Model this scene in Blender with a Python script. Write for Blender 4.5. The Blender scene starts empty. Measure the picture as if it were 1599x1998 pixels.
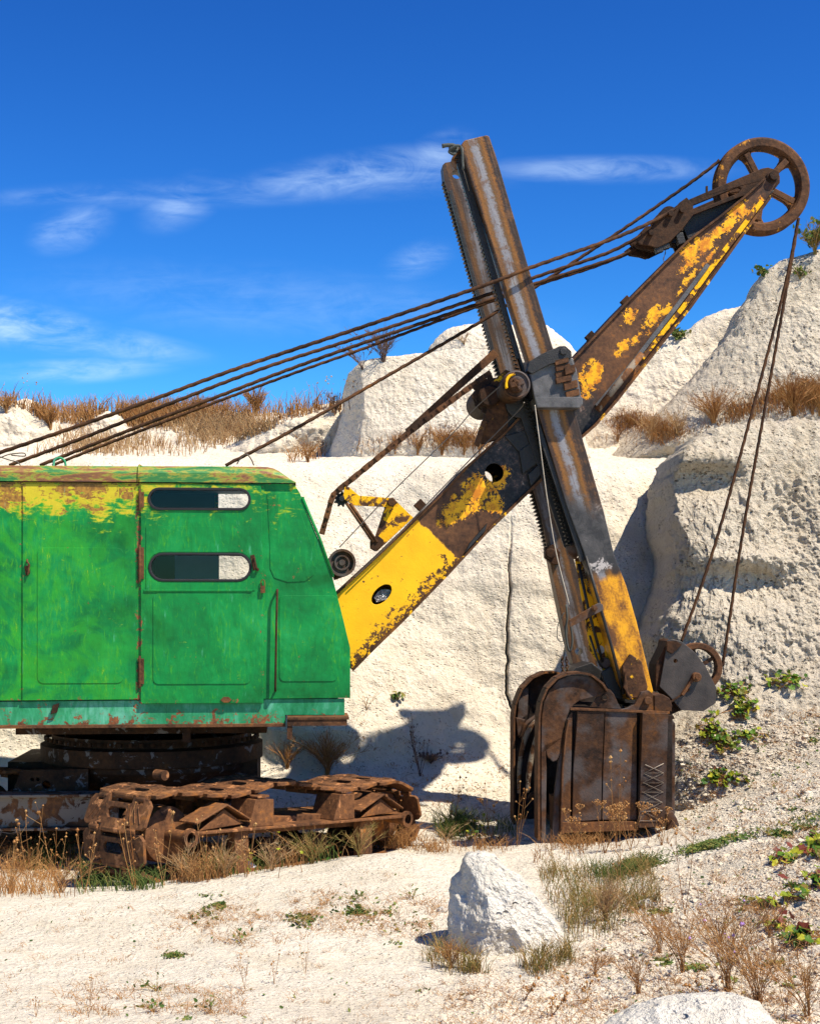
import bpy, bmesh, math, random
import numpy as np
from mathutils import Vector, Matrix
from mathutils.geometry import tessellate_polygon
from mathutils.bvhtree import BVHTree
R = math.radians
random.seed(7); rng = np.random.default_rng(7)
scn = bpy.context.scene
COL = scn.collection

# ------------------------------------------------------------ camera
F = 2800.0; PW = 1599.0; CX = 799.5; HZ = 1180.0; CAMZ = 2.3
cam_d = bpy.data.cameras.new('camera'); cam = bpy.data.objects.new('camera', cam_d); COL.objects.link(cam)
cam.location = (0, 0, CAMZ); cam.rotation_euler = (R(90), 0, 0)
cam_d.sensor_fit = 'HORIZONTAL'; cam_d.sensor_width = 36; cam_d.lens = 36*F/PW
cam_d.shift_y = (HZ-999)/PW; cam_d.clip_start = 0.1; cam_d.clip_end = 3000
scn.camera = cam

# ------------------------------------------------------------ sun and sky
SUN = Vector((3.4, -2.45, 6.35)).normalized()
sd = bpy.data.lights.new('sun', 'SUN'); sun = bpy.data.objects.new('sun', sd); COL.objects.link(sun)
sun.rotation_euler = SUN.to_track_quat('Z', 'Y').to_euler()
sd.energy = 4.8; sd.angle = R(0.53); sd.color = (1.0, 0.92, 0.77)
scn.view_settings.view_transform = 'Standard'; scn.view_settings.look = 'None'
scn.view_settings.gamma = 1; scn.view_settings.exposure = 0.86
world = bpy.data.worlds.new('World'); scn.world = world; world.use_nodes = True

class G:
    """small node graph writer"""
    def __init__(s, nt): s.nt = nt; s.N = nt.nodes; s.L = nt.links
    def put(s, sock, v):
        if v is None: return
        if hasattr(v, 'is_output') or isinstance(v, bpy.types.NodeSocket): s.L.new(v, sock)
        else:
            if isinstance(v, (tuple, list)) and len(v) == 3 and sock.type == 'RGBA': v = (*v, 1)
            sock.default_value = v
    def m(s, op, a, b=None, c=None, clamp=False):
        n = s.N.new('ShaderNodeMath'); n.operation = op; n.use_clamp = clamp
        for i, v in enumerate((a, b, c)): s.put(n.inputs[i], v)
        return n.outputs[0]
    def vm(s, op, a, b=None, out=0):
        n = s.N.new('ShaderNodeVectorMath'); n.operation = op
        s.put(n.inputs[0], a)
        if b is not None:
            if op == 'SCALE': s.put(n.inputs[3], b)
            else: s.put(n.inputs[1], b)
        return n.outputs[out]
    def mix(s, f, a, b, mode='MIX'):
        n = s.N.new('ShaderNodeMix'); n.data_type = 'RGBA'; n.blend_type = mode
        s.put(n.inputs[0], f); s.put(n.inputs[6], a); s.put(n.inputs[7], b); return n.outputs[2]
    def coord(s, k='Object'): return s.N.new('ShaderNodeTexCoord').outputs[k]
    def map(s, v, loc=(0,0,0), rot=(0,0,0), sc=(1,1,1), typ='POINT'):
        n = s.N.new('ShaderNodeMapping'); n.vector_type = typ; s.put(n.inputs[0], v)
        n.inputs[1].default_value = loc; n.inputs[2].default_value = rot; n.inputs[3].default_value = sc; return n.outputs[0]
    def noise(s, v, sc, det=4, rough=0.55, dist=0, out=0):
        n = s.N.new('ShaderNodeTexNoise'); s.put(n.inputs['Vector'], v); n.inputs['Scale'].default_value = sc
        n.inputs['Detail'].default_value = det; n.inputs['Roughness'].default_value = rough; n.inputs['Distortion'].default_value = dist
        return n.outputs[out]
    def vor(s, v, sc, feat='F1', rnd=1):
        n = s.N.new('ShaderNodeTexVoronoi'); n.feature = feat; s.put(n.inputs['Vector'], v); n.inputs['Scale'].default_value = sc
        n.inputs['Randomness'].default_value = rnd; return n.outputs['Distance']
    def ramp(s, f, pts):
        n = s.N.new('ShaderNodeValToRGB'); e = n.color_ramp.elements
        while len(e) < len(pts): e.new(0.5)
        for i, (p, c) in enumerate(pts): e[i].position = p; e[i].color = (*c, 1) if len(c) == 3 else c
        s.put(n.inputs[0], f); return n.outputs[0]
    def ss(s, f, a, b):  # smoothstep a..b
        n = s.N.new('ShaderNodeMapRange'); n.interpolation_type = 'SMOOTHSTEP'
        s.put(n.inputs[0], f); n.inputs[1].default_value = a; n.inputs[2].default_value = b; return n.outputs[0]
    def sep(s, v):
        n = s.N.new('ShaderNodeSeparateXYZ'); s.put(n.inputs[0], v); return n.outputs
    def comb(s, x, y, z):
        n = s.N.new('ShaderNodeCombineXYZ'); s.put(n.inputs[0], x); s.put(n.inputs[1], y); s.put(n.inputs[2], z); return n.outputs[0]
    def attr(s, name):
        n = s.N.new('ShaderNodeAttribute'); n.attribute_name = name; return n.outputs['Fac']
    def bump(s, h, st=0.5, d=0.01, nrm=None):
        n = s.N.new('ShaderNodeBump'); n.inputs['Strength'].default_value = st; n.inputs['Distance'].default_value = d
        s.put(n.inputs['Height'], h); s.put(n.inputs['Normal'], nrm); return n.outputs[0]

g = G(world.node_tree)
bg = world.node_tree.nodes['Background']
sky = g.N.new('ShaderNodeTexSky'); sky.sky_type = 'NISHITA'; sky.sun_disc = False
sky.sun_elevation = math.asin(SUN.z); sky.sun_rotation = math.atan2(SUN.x, SUN.y)
sky.altitude = 600; sky.air_density = 1.0; sky.dust_density = 0.35; sky.ozone_density = 3.0
hs = g.N.new('ShaderNodeHueSaturation'); hs.inputs['Hue'].default_value = 0.512; hs.inputs['Saturation'].default_value = 1.22
g.L.new(sky.outputs[0], hs.inputs['Color'])
gam = g.N.new('ShaderNodeGamma'); gam.inputs[1].default_value = 1.5; g.L.new(g.vm('SCALE', hs.outputs[0], .1), gam.inputs[0]); skyb = g.vm('MULTIPLY', gam.outputs[0], (6.0, 13.2, 13.5))
dv = g.coord('Generated'); dx, dy, dz = g.sep(dv)[:3]
ysafe = g.m('MAXIMUM', dy, 0.05)
uu = g.m('DIVIDE', dx, ysafe); vv = g.m('DIVIDE', dz, ysafe)
uv = g.comb(uu, vv, 0)
wisp = g.noise(g.map(uv, rot=(0, 0, R(-12)), sc=(9, 42, 1)), 1.0, 8, 0.62, 0.9)
wisp2 = g.noise(g.map(uv, rot=(0, 0, R(22)), sc=(26, 60, 1)), 1.0, 6, 0.6, 1.4)
clouds = [(690, 340, 230, 42, 8, .8), (850, 310, 80, 44, 32, .7), (1180, 330, 240, 26, 0, .7), (140, 445, 80, 44, 20, .62),
          (352, 396, 80, 46, 25, .6), (40, 634, 190, 44, -10, 1.5), (210, 668, 180, 30, -8, .9), (130, 724, 190, 24, 3, 1.0), (815, 508, 70, 34, 20, .5),
          (480, 372, 500, 30, 2, .35), (540, 590, 500, 70, -4, .25), (200, 380, 300, 20, 2, .35)]
cm = None
for (px, py, rx, ry, a, w) in clouds:
    mp = g.map(uv, loc=((px-CX)/F, (HZ-py)/F, 0), rot=(0, 0, R(a)), sc=(rx/F, ry/F, 1), typ='TEXTURE')
    d = g.vm('LENGTH', mp, out=1)
    e = g.m('MULTIPLY', g.ss(d, 1.35, 0.1), w*.66)
    cm = e if cm is None else g.m('MAXIMUM', cm, e)
wsp = g.ss(g.m('ADD', g.m('MULTIPLY', wisp, .65), g.m('MULTIPLY', wisp2, .35)), 0.33, 0.76)
cfac = g.m('MULTIPLY', g.m('MULTIPLY', cm, wsp), 0.95, clamp=True)
cfac = g.m('MULTIPLY', cfac, g.m('GREATER_THAN', dy, 0.05))
skyc = g.mix(cfac, skyb, (4.8, 6.2, 7.6))
g.L.new(skyc, bg.inputs['Color']); bg.inputs['Strength'].default_value = 0.1
scn.cycles.max_bounces = 6; scn.cycles.transparent_max_bounces = 8

# ------------------------------------------------------------ helpers: frames
class Frame:
    def __init__(s, ox, oy, oz, yaw):
        s.O = Vector((ox, oy, oz)); s.yaw = yaw
        s.ex = Vector((math.cos(yaw), math.sin(yaw), 0)); s.ey = Vector((-math.sin(yaw), math.cos(yaw), 0))
        s.mat = Matrix.Translation(s.O) @ Matrix.Rotation(yaw, 4, 'Z')
    def q(s, px, py, c=0.0):
        """photo point -> frame coordinates on the upright plane y = c"""
        d = Vector(((px-CX)/F, 1, (HZ-py)/F)); C = Vector((0, 0, CAMZ))
        t = (c + (s.O-C).dot(s.ey)) / d.dot(s.ey); W = C + d*t
        return Vector(((W-s.O).dot(s.ex), c, W.z - s.O.z))
MF = Frame((340-CX)*14/F, 14, 0, R(4.5))     # the machine: x forward, y away from the camera
def q(px, py, c=0.0): return MF.q(px, py, c)
def q2(px, py, c=0.0): v = MF.q(px, py, c); return (v.x, v.z)
def P(px, py, Y): return Vector(((px-CX)*Y/F, Y, CAMZ + (HZ-py)*Y/F))

# ------------------------------------------------------------ numpy noise
_perm = rng.permutation(512).astype(np.int64); _grad = rng.normal(size=(512, 3)); _grad /= np.linalg.norm(_grad, axis=1)[:, None]
def perlin(p):
    i = np.floor(p).astype(np.int64); f = p - i; u = f*f*f*(f*(f*6-15)+10); out = np.zeros(len(p))
    for a in (0, 1):
        for b in (0, 1):
            for c in (0, 1):
                h = _perm[(_perm[(_perm[(i[:, 0]+a) & 511]+i[:, 1]+b) & 511]+i[:, 2]+c) & 511]
                gd = (_grad[h]*(f-np.array([a, b, c]))).sum(1)
                w = (u[:, 0] if a else 1-u[:, 0])*(u[:, 1] if b else 1-u[:, 1])*(u[:, 2] if c else 1-u[:, 2])
                out += w*gd
    return out
def fbm(p, sc, octv=4, gain=0.5):
    o = 0; a = 1; 
    for k in range(octv): o = o + a*perlin(p*sc*(2**k)+k*17.3); a *= gain
    return o

# ------------------------------------------------------------ mesh builders
def link(name, me, mat=None, parent=None, smooth=None):
    o = bpy.data.objects.new(name, me); COL.objects.link(o)
    if mat: me.materials.append(mat)
    if parent: o.parent = parent
    return o
def np_mesh(name, V, Fq, mat=None, parent=None, smooth=True, attr=None):
    """V (n,3); Fq: list of int arrays (m,k)"""
    me = bpy.data.meshes.new(name); V = np.asarray(V, float)
    me.vertices.add(len(V)); me.vertices.foreach_set('co', V.ravel())
    Fq = [np.asarray(f, np.int32) for f in Fq if len(f)]
    li = np.concatenate([f.ravel() for f in Fq]); tot = np.concatenate([np.full(len(f), f.shape[1]) for f in Fq])
    st = np.concatenate([[0], np.cumsum(tot)[:-1]])
    me.loops.add(len(li)); me.loops.foreach_set('vertex_index', li)
    me.polygons.add(len(tot)); me.polygons.foreach_set('loop_start', st.astype(np.int32)); me.polygons.foreach_set('loop_total', tot.astype(np.int32))
    me.polygons.foreach_set('use_smooth', np.full(len(tot), smooth))
    if attr is not None:
        a = me.attributes.new('v', 'FLOAT', 'POINT'); a.data.foreach_set('value', np.asarray(attr, float))
    me.update(calc_edges=True); me.validate()
    return link(name, me, mat, parent)

class MB:
    """collects plates, boxes, tubes; built as one object. Coordinates are the frame's (x, y=c, z)."""
    def __init__(s): s.v = []; s.f = []; s.sm = []
    def add(s, vs, fs, smooth=False):
        b = len(s.v); s.v += [tuple(v) for v in vs]; s.f += [tuple(b+i for i in f) for f in fs]; s.sm += [smooth]*len(fs)
    def plate(s, pts, c0, c1, holes=()):
        """slab in the x-z plane between y=c0 and y=c1"""
        loops = [list(pts)] + [list(h) for h in holes]
        def area(l): return sum(l[i][0]*l[(i+1) % len(l)][1]-l[(i+1) % len(l)][0]*l[i][1] for i in range(len(l)))
        loops = [l if (area(l) > 0) == (k == 0) else l[::-1] for k, l in enumerate(loops)]
        tri = tessellate_polygon([[Vector((x, z, 0)) for x, z in l] for l in loops])
        flat = [p for l in loops for p in l]; n = len(flat)
        vs = [(x, c0, z) for x, z in flat] + [(x, c1, z) for x, z in flat]; fs = []
        for t in tri:
            a, b, c = t
            ar = (flat[b][0]-flat[a][0])*(flat[c][1]-flat[a][1])-(flat[c][0]-flat[a][0])*(flat[b][1]-flat[a][1])
            if ar < 0: a, b, c = c, b, a
            fs.append((a, b, c)); fs.append((n+c, n+b, n+a))
        k = 0
        for l in loops:
            m = len(l)
            for i in range(m): j = (i+1) % m; fs.append((k+i, n+k+i, n+k+j, k+j))
            k += m
        s.add(vs, fs)
    def box(s, x0, x1, y0, y1, z0, z1):
        s.plate([(x0, z0), (x1, z0), (x1, z1), (x0, z1)], y0, y1)
    def bar(s, a, b, w, h, up=(0, 0, 1)):
        a = Vector(a); b = Vector(b); d = (b-a).normalized(); sd_ = d.cross(Vector(up))
        if sd_.length < 1e-4: sd_ = d.cross(Vector((0, 1, 0)))
        sd_.normalize(); u = sd_.cross(d); vs = []
        for p in (a, b):
            for i, j in ((-1, -1), (1, -1), (1, 1), (-1, 1)): vs.append(p+sd_*(i*w/2)+u*(j*h/2))
        s.add(vs, [(0, 1, 2, 3), (7, 6, 5, 4), (0, 4, 5, 1), (1, 5, 6, 2), (2, 6, 7, 3), (3, 7, 4, 0)])
    def tube(s, pts, r, n=8, lobes=0, pitch=0.2, caps=True, depth=.16):
        pts = [Vector(p) for p in pts]; m = len(pts); rs = r if isinstance(r, (list, tuple)) else [r]*m
        vs = []; L = 0; up = None
        for i, p in enumerate(pts):
            t = (pts[min(i+1, m-1)]-pts[max(i-1, 0)]).normalized()
            if up is None: up = t.orthogonal().normalized()
            up = (up-t*up.dot(t)).normalized(); sd_ = t.cross(up)
            if i: L += (p-pts[i-1]).length
            for k in range(n):
                a = 2*math.pi*k/n; rr = rs[i]
                if lobes: rr *= 1+depth*math.cos(lobes*(a+2*math.pi*L/(pitch*lobes)))
                vs.append(p+(up*math.cos(a)+sd_*math.sin(a))*rr)
        fs = [(i*n+k, i*n+(k+1) % n, (i+1)*n+(k+1) % n, (i+1)*n+k) for i in range(m-1) for k in range(n)]
        s.add(vs, fs, True)
        if caps: s.add(vs[:n], [tuple(range(n))[::-1]]); s.add(vs[-n:], [tuple(range(n))])
    def lathe(s, c, prof, n=32, axis='Y', smooth=False):
        """c=(x,y,z) ; prof=[(r,d)...] along +axis"""
        vs = []; m = len(prof)
        for r, d in prof:
            for k in range(n):
                a = 2*math.pi*k/n
                if axis == 'Y': vs.append((c[0]+r*math.cos(a), c[1]+d, c[2]+r*math.sin(a)))
                elif axis == 'Z': vs.append((c[0]+r*math.cos(a), c[1]+r*math.sin(a), c[2]+d))
                else: vs.append((c[0]+d, c[1]+r*math.cos(a), c[2]+r*math.sin(a)))
        fs = [(i*n+k, (i+1)*n+k, (i+1)*n+(k+1) % n, i*n+(k+1) % n) for i in range(m-1) for k in range(n)]
        s.add(vs, fs, smooth)
    def ring(s, c, ro, ri, c0, c1, n=48):
        s.lathe((c[0], 0, c[1]), [(ri, c0), (ro, c0), (ro, c1), (ri, c1), (ri, c0)], n)
    def cyl(s, c, r, c0, c1, n=24, ch=0.0):
        s.lathe((c[0], 0, c[1]), [(0.0005, c0), (max(r-ch, .001), c0), (r, c0+ch), (r, c1), (0.0005, c1)], n)
    def build(s, name, mat, parent=None, bevel=0.0, seg=2, jit=0.0):
        me = bpy.data.meshes.new(name); vs = s.v
        if jit:
            A = np.array(vs); N = np.stack([perlin(A*5+i*31) for i in range(3)], 1); A = A+N*jit; vs = A.tolist()
        me.from_pydata(vs, [], s.f); me.polygons.foreach_set('use_smooth', s.sm); me.update()
        bm = bmesh.new(); bm.from_mesh(me); bmesh.ops.remove_doubles(bm, verts=bm.verts, dist=1e-5); bmesh.ops.recalc_face_normals(bm, faces=bm.faces); bm.to_mesh(me); bm.free()
        o = link(name, me, mat, parent)
        if bevel:
            b = o.modifiers.new('bevel', 'BEVEL'); b.width = bevel; b.segments = seg; b.limit_method = 'ANGLE'; b.angle_limit = R(35)
            b.harden_normals = False
        return o
def Q(pts, c=0.0): return [q2(x, y, c) for x, y in pts]
def circ(px, py, r, c=0.0, n=24, frame=None):
    x, z = q2(px, py, c); return [(x+r*math.cos(2*math.pi*k/n), z+r*math.sin(2*math.pi*k/n)) for k in range(n)]
def capsule(px, py, hw, hh, c, n=10):
    """rounded slot centred on a photo point, half sizes in photo px"""
    x0, z0 = q2(px-hw, py, c); x1, _ = q2(px+hw, py, c); r = abs(q2(px, py-hh, c)[1]-q2(px, py+hh, c)[1])/2
    z = (q2(px, py-hh, c)[1]+q2(px, py+hh, c)[1])/2; o = []
    for k in range(n+1): a = -math.pi/2+math.pi*k/n; o.append((x1-r+r*math.cos(a), z+r*math.sin(a)))
    for k in range(n+1): a = math.pi/2+math.pi*k/n; o.append((x0+r+r*math.cos(a), z+r*math.sin(a)))
    return o
def rrect(x0, y0, x1, y1, c, r=0.06, n=4):
    a = q2(x0, y1, c); b = q2(x1, y0, c); X0, Z0 = a; X1, Z1 = b; o = []
    for (cx, cz, a0) in ((X1-r, Z0+r, -90), (X1-r, Z1-r, 0), (X0+r, Z1-r, 90), (X0+r, Z0+r, 180)):
        for k in range(n+1): t = R(a0+90*k/n); o.append((cx+r*math.cos(t), cz+r*math.sin(t)))
    return o
def offset_loop(l, d):
    n = len(l); cx = sum(p[0] for p in l)/n; cz = sum(p[1] for p in l)/n; o = []
    for i in range(n):
        a = Vector(l[i-1]); b = Vector(l[(i+1) % n]); t = (b-a)
        if t.length < 1e-9: o.append(l[i]); continue
        t.normalize(); nn = Vector((t.y, -t.x)); 
        if nn.dot(Vector(l[i])-Vector((cx, cz))) < 0: nn = -nn
        o.append((l[i][0]+nn.x*d, l[i][1]+nn.y*d))
    return o
def spline(pts, n):
    pts = [Vector(p) for p in pts]; P_ = [2*pts[0]-pts[1]]+pts+[2*pts[-1]-pts[-2]]; out = []
    m = len(pts)-1
    for i in range(n+1):
        t = i/n*m; k = min(int(t), m-1); u = t-k; a, b, c, d = P_[k:k+4]
        out.append(0.5*((2*b)+(c-a)*u+(2*a-5*b+4*c-d)*u*u+(3*b-a-3*c+d)*u**3))
    return out
def tag(o, label=None, cat=None, group=None, kind=None):
    if label: o['label'] = label
    if cat: o['category'] = cat
    if group: o['group'] = group
    if kind: o['kind'] = kind
    return o

# ------------------------------------------------------------ materials
def new_mat(name):
    m = bpy.data.materials.new(name); m.use_nodes = True; gg = G(m.node_tree); return m, gg, m.node_tree.nodes['Principled BSDF']
def simple(name, col, rough=0.7, metal=0.0, var=0.25, sc=6, bump=0.2):
    m, a, b = new_mat(name); v = a.coord(); n = a.noise(v, sc, 5, .6)
    c2 = tuple(min(1, x*(1+var)) for x in col); c1 = tuple(x*(1-var) for x in col)
    a.put(b.inputs['Base Color'], a.ramp(n, [(.3, c1), (.7, c2)])); b.inputs['Roughness'].default_value = rough; b.inputs['Metallic'].default_value = metal
    if bump: a.put(b.inputs['Normal'], a.bump(a.noise(v, sc*9, 4, .6), bump, 0.01))
    return m
RUST_D = (.030, .014, .007); RUST = (.085, .036, .015); RUST_O = (.27, .095, .015); RUST_L = (.22, .115, .065)
def rustcol(a, v, dark=1.0):
    n1 = a.noise(v, 2.2, 6, .6, .4); n2 = a.noise(v, 22, 5, .65)
    f = a.m('ADD', a.m('MULTIPLY', n1, .6), a.m('MULTIPLY', n2, .4))
    sc = lambda c: tuple(x*dark for x in c)
    return a.ramp(f, [(.39, sc(RUST_D)), (.49, sc(RUST)), (.57, sc((.13, .056, .022))), (.68, sc(RUST_O))])
def m_rust(name, dark=1.0, extra=None, rough=.75, grey=0.0):
    m, a, b = new_mat(name); v = a.coord(); c = rustcol(a, v, dark)
    if extra: c = a.mix(a.ss(a.noise(v, 7, 6, .65, .6), extra[1], extra[1]+.05), c, extra[0])
    if grey: c = a.mix(a.m('MULTIPLY', a.ss(a.noise(v, 3.1, 4, .6), .42, .62), grey), c, (.085, .078, .078))
    a.put(b.inputs['Base Color'], c); b.inputs['Roughness'].default_value = rough; b.inputs['Specular IOR Level'].default_value = .2
    a.put(b.inputs['Normal'], a.bump(a.m('ADD', a.noise(v, 40, 5, .7), a.m('MULTIPLY', a.noise(v, 6, 3), 1.2)), .45, .012))
    return m
def blobmask(a, v, blobs, c=1.05):
    """soft union of ellipses given as photo px (x, y, rx, ry, angle) on plane y=c -> 0..1 in the middle"""
    x_, y_, z_ = a.sep(v)[:3]; fl = a.comb(x_, z_, 0); o = None
    for (px, py, rx, ry, ang) in blobs:
        X, Z = q2(px, py, c); s_ = abs(q2(px+100, py, c)[0]-X)/100
        mp = a.map(fl, loc=(X, Z, 0), rot=(0, 0, R(ang)), sc=(rx*s_, ry*s_, 1), typ='TEXTURE')
        e = a.m('SUBTRACT', 1, a.vm('LENGTH', mp, out=1)); o = e if o is None else a.m('MAXIMUM', o, e)
    return o
def proj(a, v, p0, p1, c):
    """distance along the line p0->p1 (photo px on plane c), in metres from p0"""
    A = Vector(q(*p0, c)); B = Vector(q(*p1, c)); d = (B-A).normalized()
    return a.m('SUBTRACT', a.vm('DOT_PRODUCT', v, tuple(d), out=1), A.dot(d)), (B-A).length

# --- green cab paint
def m_green(name, teal=False):
    m, a, b = new_mat(name); v = a.coord()
    st = a.noise(a.map(v, rot=(0, R(9), 0), sc=(6, 5, 2.0)), 2, 7, .66, .9)
    big = a.noise(v, 1.3, 5, .6, .6)
    f0 = a.m('ADD', a.m('MULTIPLY', st, .5), a.m('MULTIPLY', big, .5))
    if teal: c = a.ramp(f0, [(.38, (.010, .16, .055)), (.5, (.03, .25, .11)), (.6, (.10, .36, .23))])
    else: c = a.ramp(a.m('ADD', a.m('MULTIPLY', st, .28), a.m('MULTIPLY', big, .72)), [(.36, (.001, .10, .016)), (.46, (.002, .15, .03)), (.54, (.002, .195, .036)), (.66, (.010, .26, .06))])
    X, _y, z = a.sep(v)[:3]; ztop = q2(300, 941)[1]; zbot = q2(300, 1366)[1]
    med = a.noise(v, 4.5, 7, .68, .6); fine = a.noise(v, 30, 5, .7)
    if not teal:
        rear = a.ss(X, q2(420, 1000)[0], q2(60, 1000)[0])
        c = a.mix(a.m('MULTIPLY', a.m('MULTIPLY', rear, a.ss(a.noise(v, 2.4, 5, .62, 1.2), .42, .60)), .75), c, (.022, .27, .016))
        # thin lime brush strokes, up and down and slanting
        s1 = a.noise(a.map(v, rot=(0, R(8), 0), sc=(11, 7, 2.4)), 2.2, 8, .70, 1.3); s2 = a.noise(a.map(v, rot=(0, R(-58), 0), sc=(12, 7, 2.6)), 2.0, 8, .70, 1.2)
        patch = a.m('MULTIPLY', a.m('SUBTRACT', big, .5), .35)
        l1 = a.m('ADD', a.m('ADD', a.m('MAXIMUM', s1, a.m('SUBTRACT', s2, .015)), patch), a.m('MULTIPLY', rear, .03))
        c = a.mix(a.m('MULTIPLY', a.ss(l1, .575, .68), .65), c, (.05, .29, .012))
        c = a.mix(a.m('MULTIPLY', a.ss(l1, .70, .745), .75), c, (.30, .38, .02))
        # worn top: old yellow showing, rust through it
        hz = a.ss(a.m('ADD', z, a.m('MULTIPLY', a.m('SUBTRACT', a.noise(v, 1.7, 5, .6, .8), .5), .9)), ztop-.62, ztop-.06); fr = a.m('ADD', .35, a.m('MULTIPLY', rear, .65))
        fr = a.m('ADD', fr, a.m('MULTIPLY', a.m('MULTIPLY', a.ss(X, q2(520, 1)[0], q2(440, 1)[0]), 0.25), 1))
        y1 = a.noise(a.map(v, rot=(0, R(62), 0), sc=(3, 5, 11)), 2.0, 7, .68, .8)
        yl = a.m('ADD', a.m('ADD', a.m('MULTIPLY', y1, .45), a.m('MULTIPLY', med, .55)), a.m('SUBTRACT', a.m('MULTIPLY', a.m('MULTIPLY', hz, fr), .235), .035))
        c = a.mix(a.m('MULTIPLY', a.ss(yl, .575, .64), .9), c, (.22, .36, .012))
        c = a.mix(a.m('MULTIPLY', a.ss(yl, .625, .665), .9), c, (.52, .40, .02))
        c = a.mix(a.m('MULTIPLY', a.ss(a.m('ADD', yl, a.m('MULTIPLY', a.m('SUBTRACT', a.noise(v, 2.7, 6, .7, .5), .5), .9)), .70, .745), .9), c, a.ramp(fine, [(.4, (.14, .05, .02)), (.6, (.34, .16, .03))]))
    # pale scuffs, cracks
    sc_ = a.m('ADD', a.noise(a.map(v, rot=(0, R(4), 0), sc=(8, 5, 1.4)), 2.4, 7, .7), a.m('MULTIPLY', a.m('SUBTRACT', a.noise(v, .9, 2), .5), .2))
    c = a.mix(a.m('MULTIPLY', a.ss(sc_, .62, .76), .5), c, (.10, .40, .24) if not teal else (.25, .50, .38))
    ck = a.ss(a.noise(a.map(v, rot=(0, R(3), 0), sc=(30, 10, 4)), 2, 6, .75), .69, .71)
    c = a.mix(a.m('MULTIPLY', ck, .7), c, (.004, .045, .012))
    def near(px, w): return a.ss(a.m('ABSOLUTE', a.m('SUBTRACT', X, q2(px, 1100)[0])), w, 0)
    if teal: edge = a.m('ADD', a.ss(z, q2(300, 1380)[1], q2(300, 1420)[1]), .25)
    else:
        edge = a.m('MAXIMUM', near(271, .07), a.m('MULTIPLY', near(512, .05), .5)); edge = a.m('MAXIMUM', edge, a.m('MULTIPLY', near(42, .05), .5))
        edge = a.m('MAXIMUM', edge, a.m('MAXIMUM', a.m('MULTIPLY', a.ss(z, zbot+.06, zbot), .55), a.m('MULTIPLY', a.ss(z, ztop-.05, ztop+.01), .8)))
    rn = a.m('ADD', a.m('MULTIPLY', a.noise(v, 7, 7, .72, .7), .7), a.m('MULTIPLY', fine, .3))
    rf = a.m('ADD', rn, a.m('MULTIPLY', edge, .13))
    c = a.mix(a.ss(rf, .63, .65), c, a.ramp(fine, [(.35, (.06, .022, .012)), (.65, (.25, .085, .03))]))
    a.put(b.inputs['Base Color'], c)
    a.put(b.inputs['Roughness'], a.m('ADD', .34, a.m('MULTIPLY', rn, .3))); b.inputs['Specular IOR Level'].default_value = .25
    a.put(b.inputs['Normal'], a.bump(a.m('ADD', a.m('MULTIPLY', a.noise(v, 2.6, 3, .5), 5.0), a.m('ADD', a.m('MULTIPLY', st, .5), a.m('MULTIPLY', rn, .4))), .5, .012))
    return m
# --- roof: green, yellow and rust in bands
def m_roof():
    m, a, b = new_mat('roof paint'); v = a.coord()
    n = a.noise(a.map(v, sc=(1.1, 2, 6)), 1.6, 8, .66, .5); n2 = a.noise(a.map(v, sc=(2, 2, 8)), 4, 6, .7, .5)
    c = a.ramp(a.m('ADD', a.m('MULTIPLY', n, .7), a.m('MULTIPLY', n2, .3)), [(.38, (.012, .12, .025)), (.46, (.03, .17, .03)), (.5, (.26, .26, .02)), (.54, (.22, .09, .025)), (.62, (.09, .035, .02))])
    a.put(b.inputs['Base Color'], c); b.inputs['Roughness'].default_value = .6
    a.put(b.inputs['Normal'], a.bump(a.m('ADD', n2, a.noise(v, 3)), .4, .015)); return m
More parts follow.
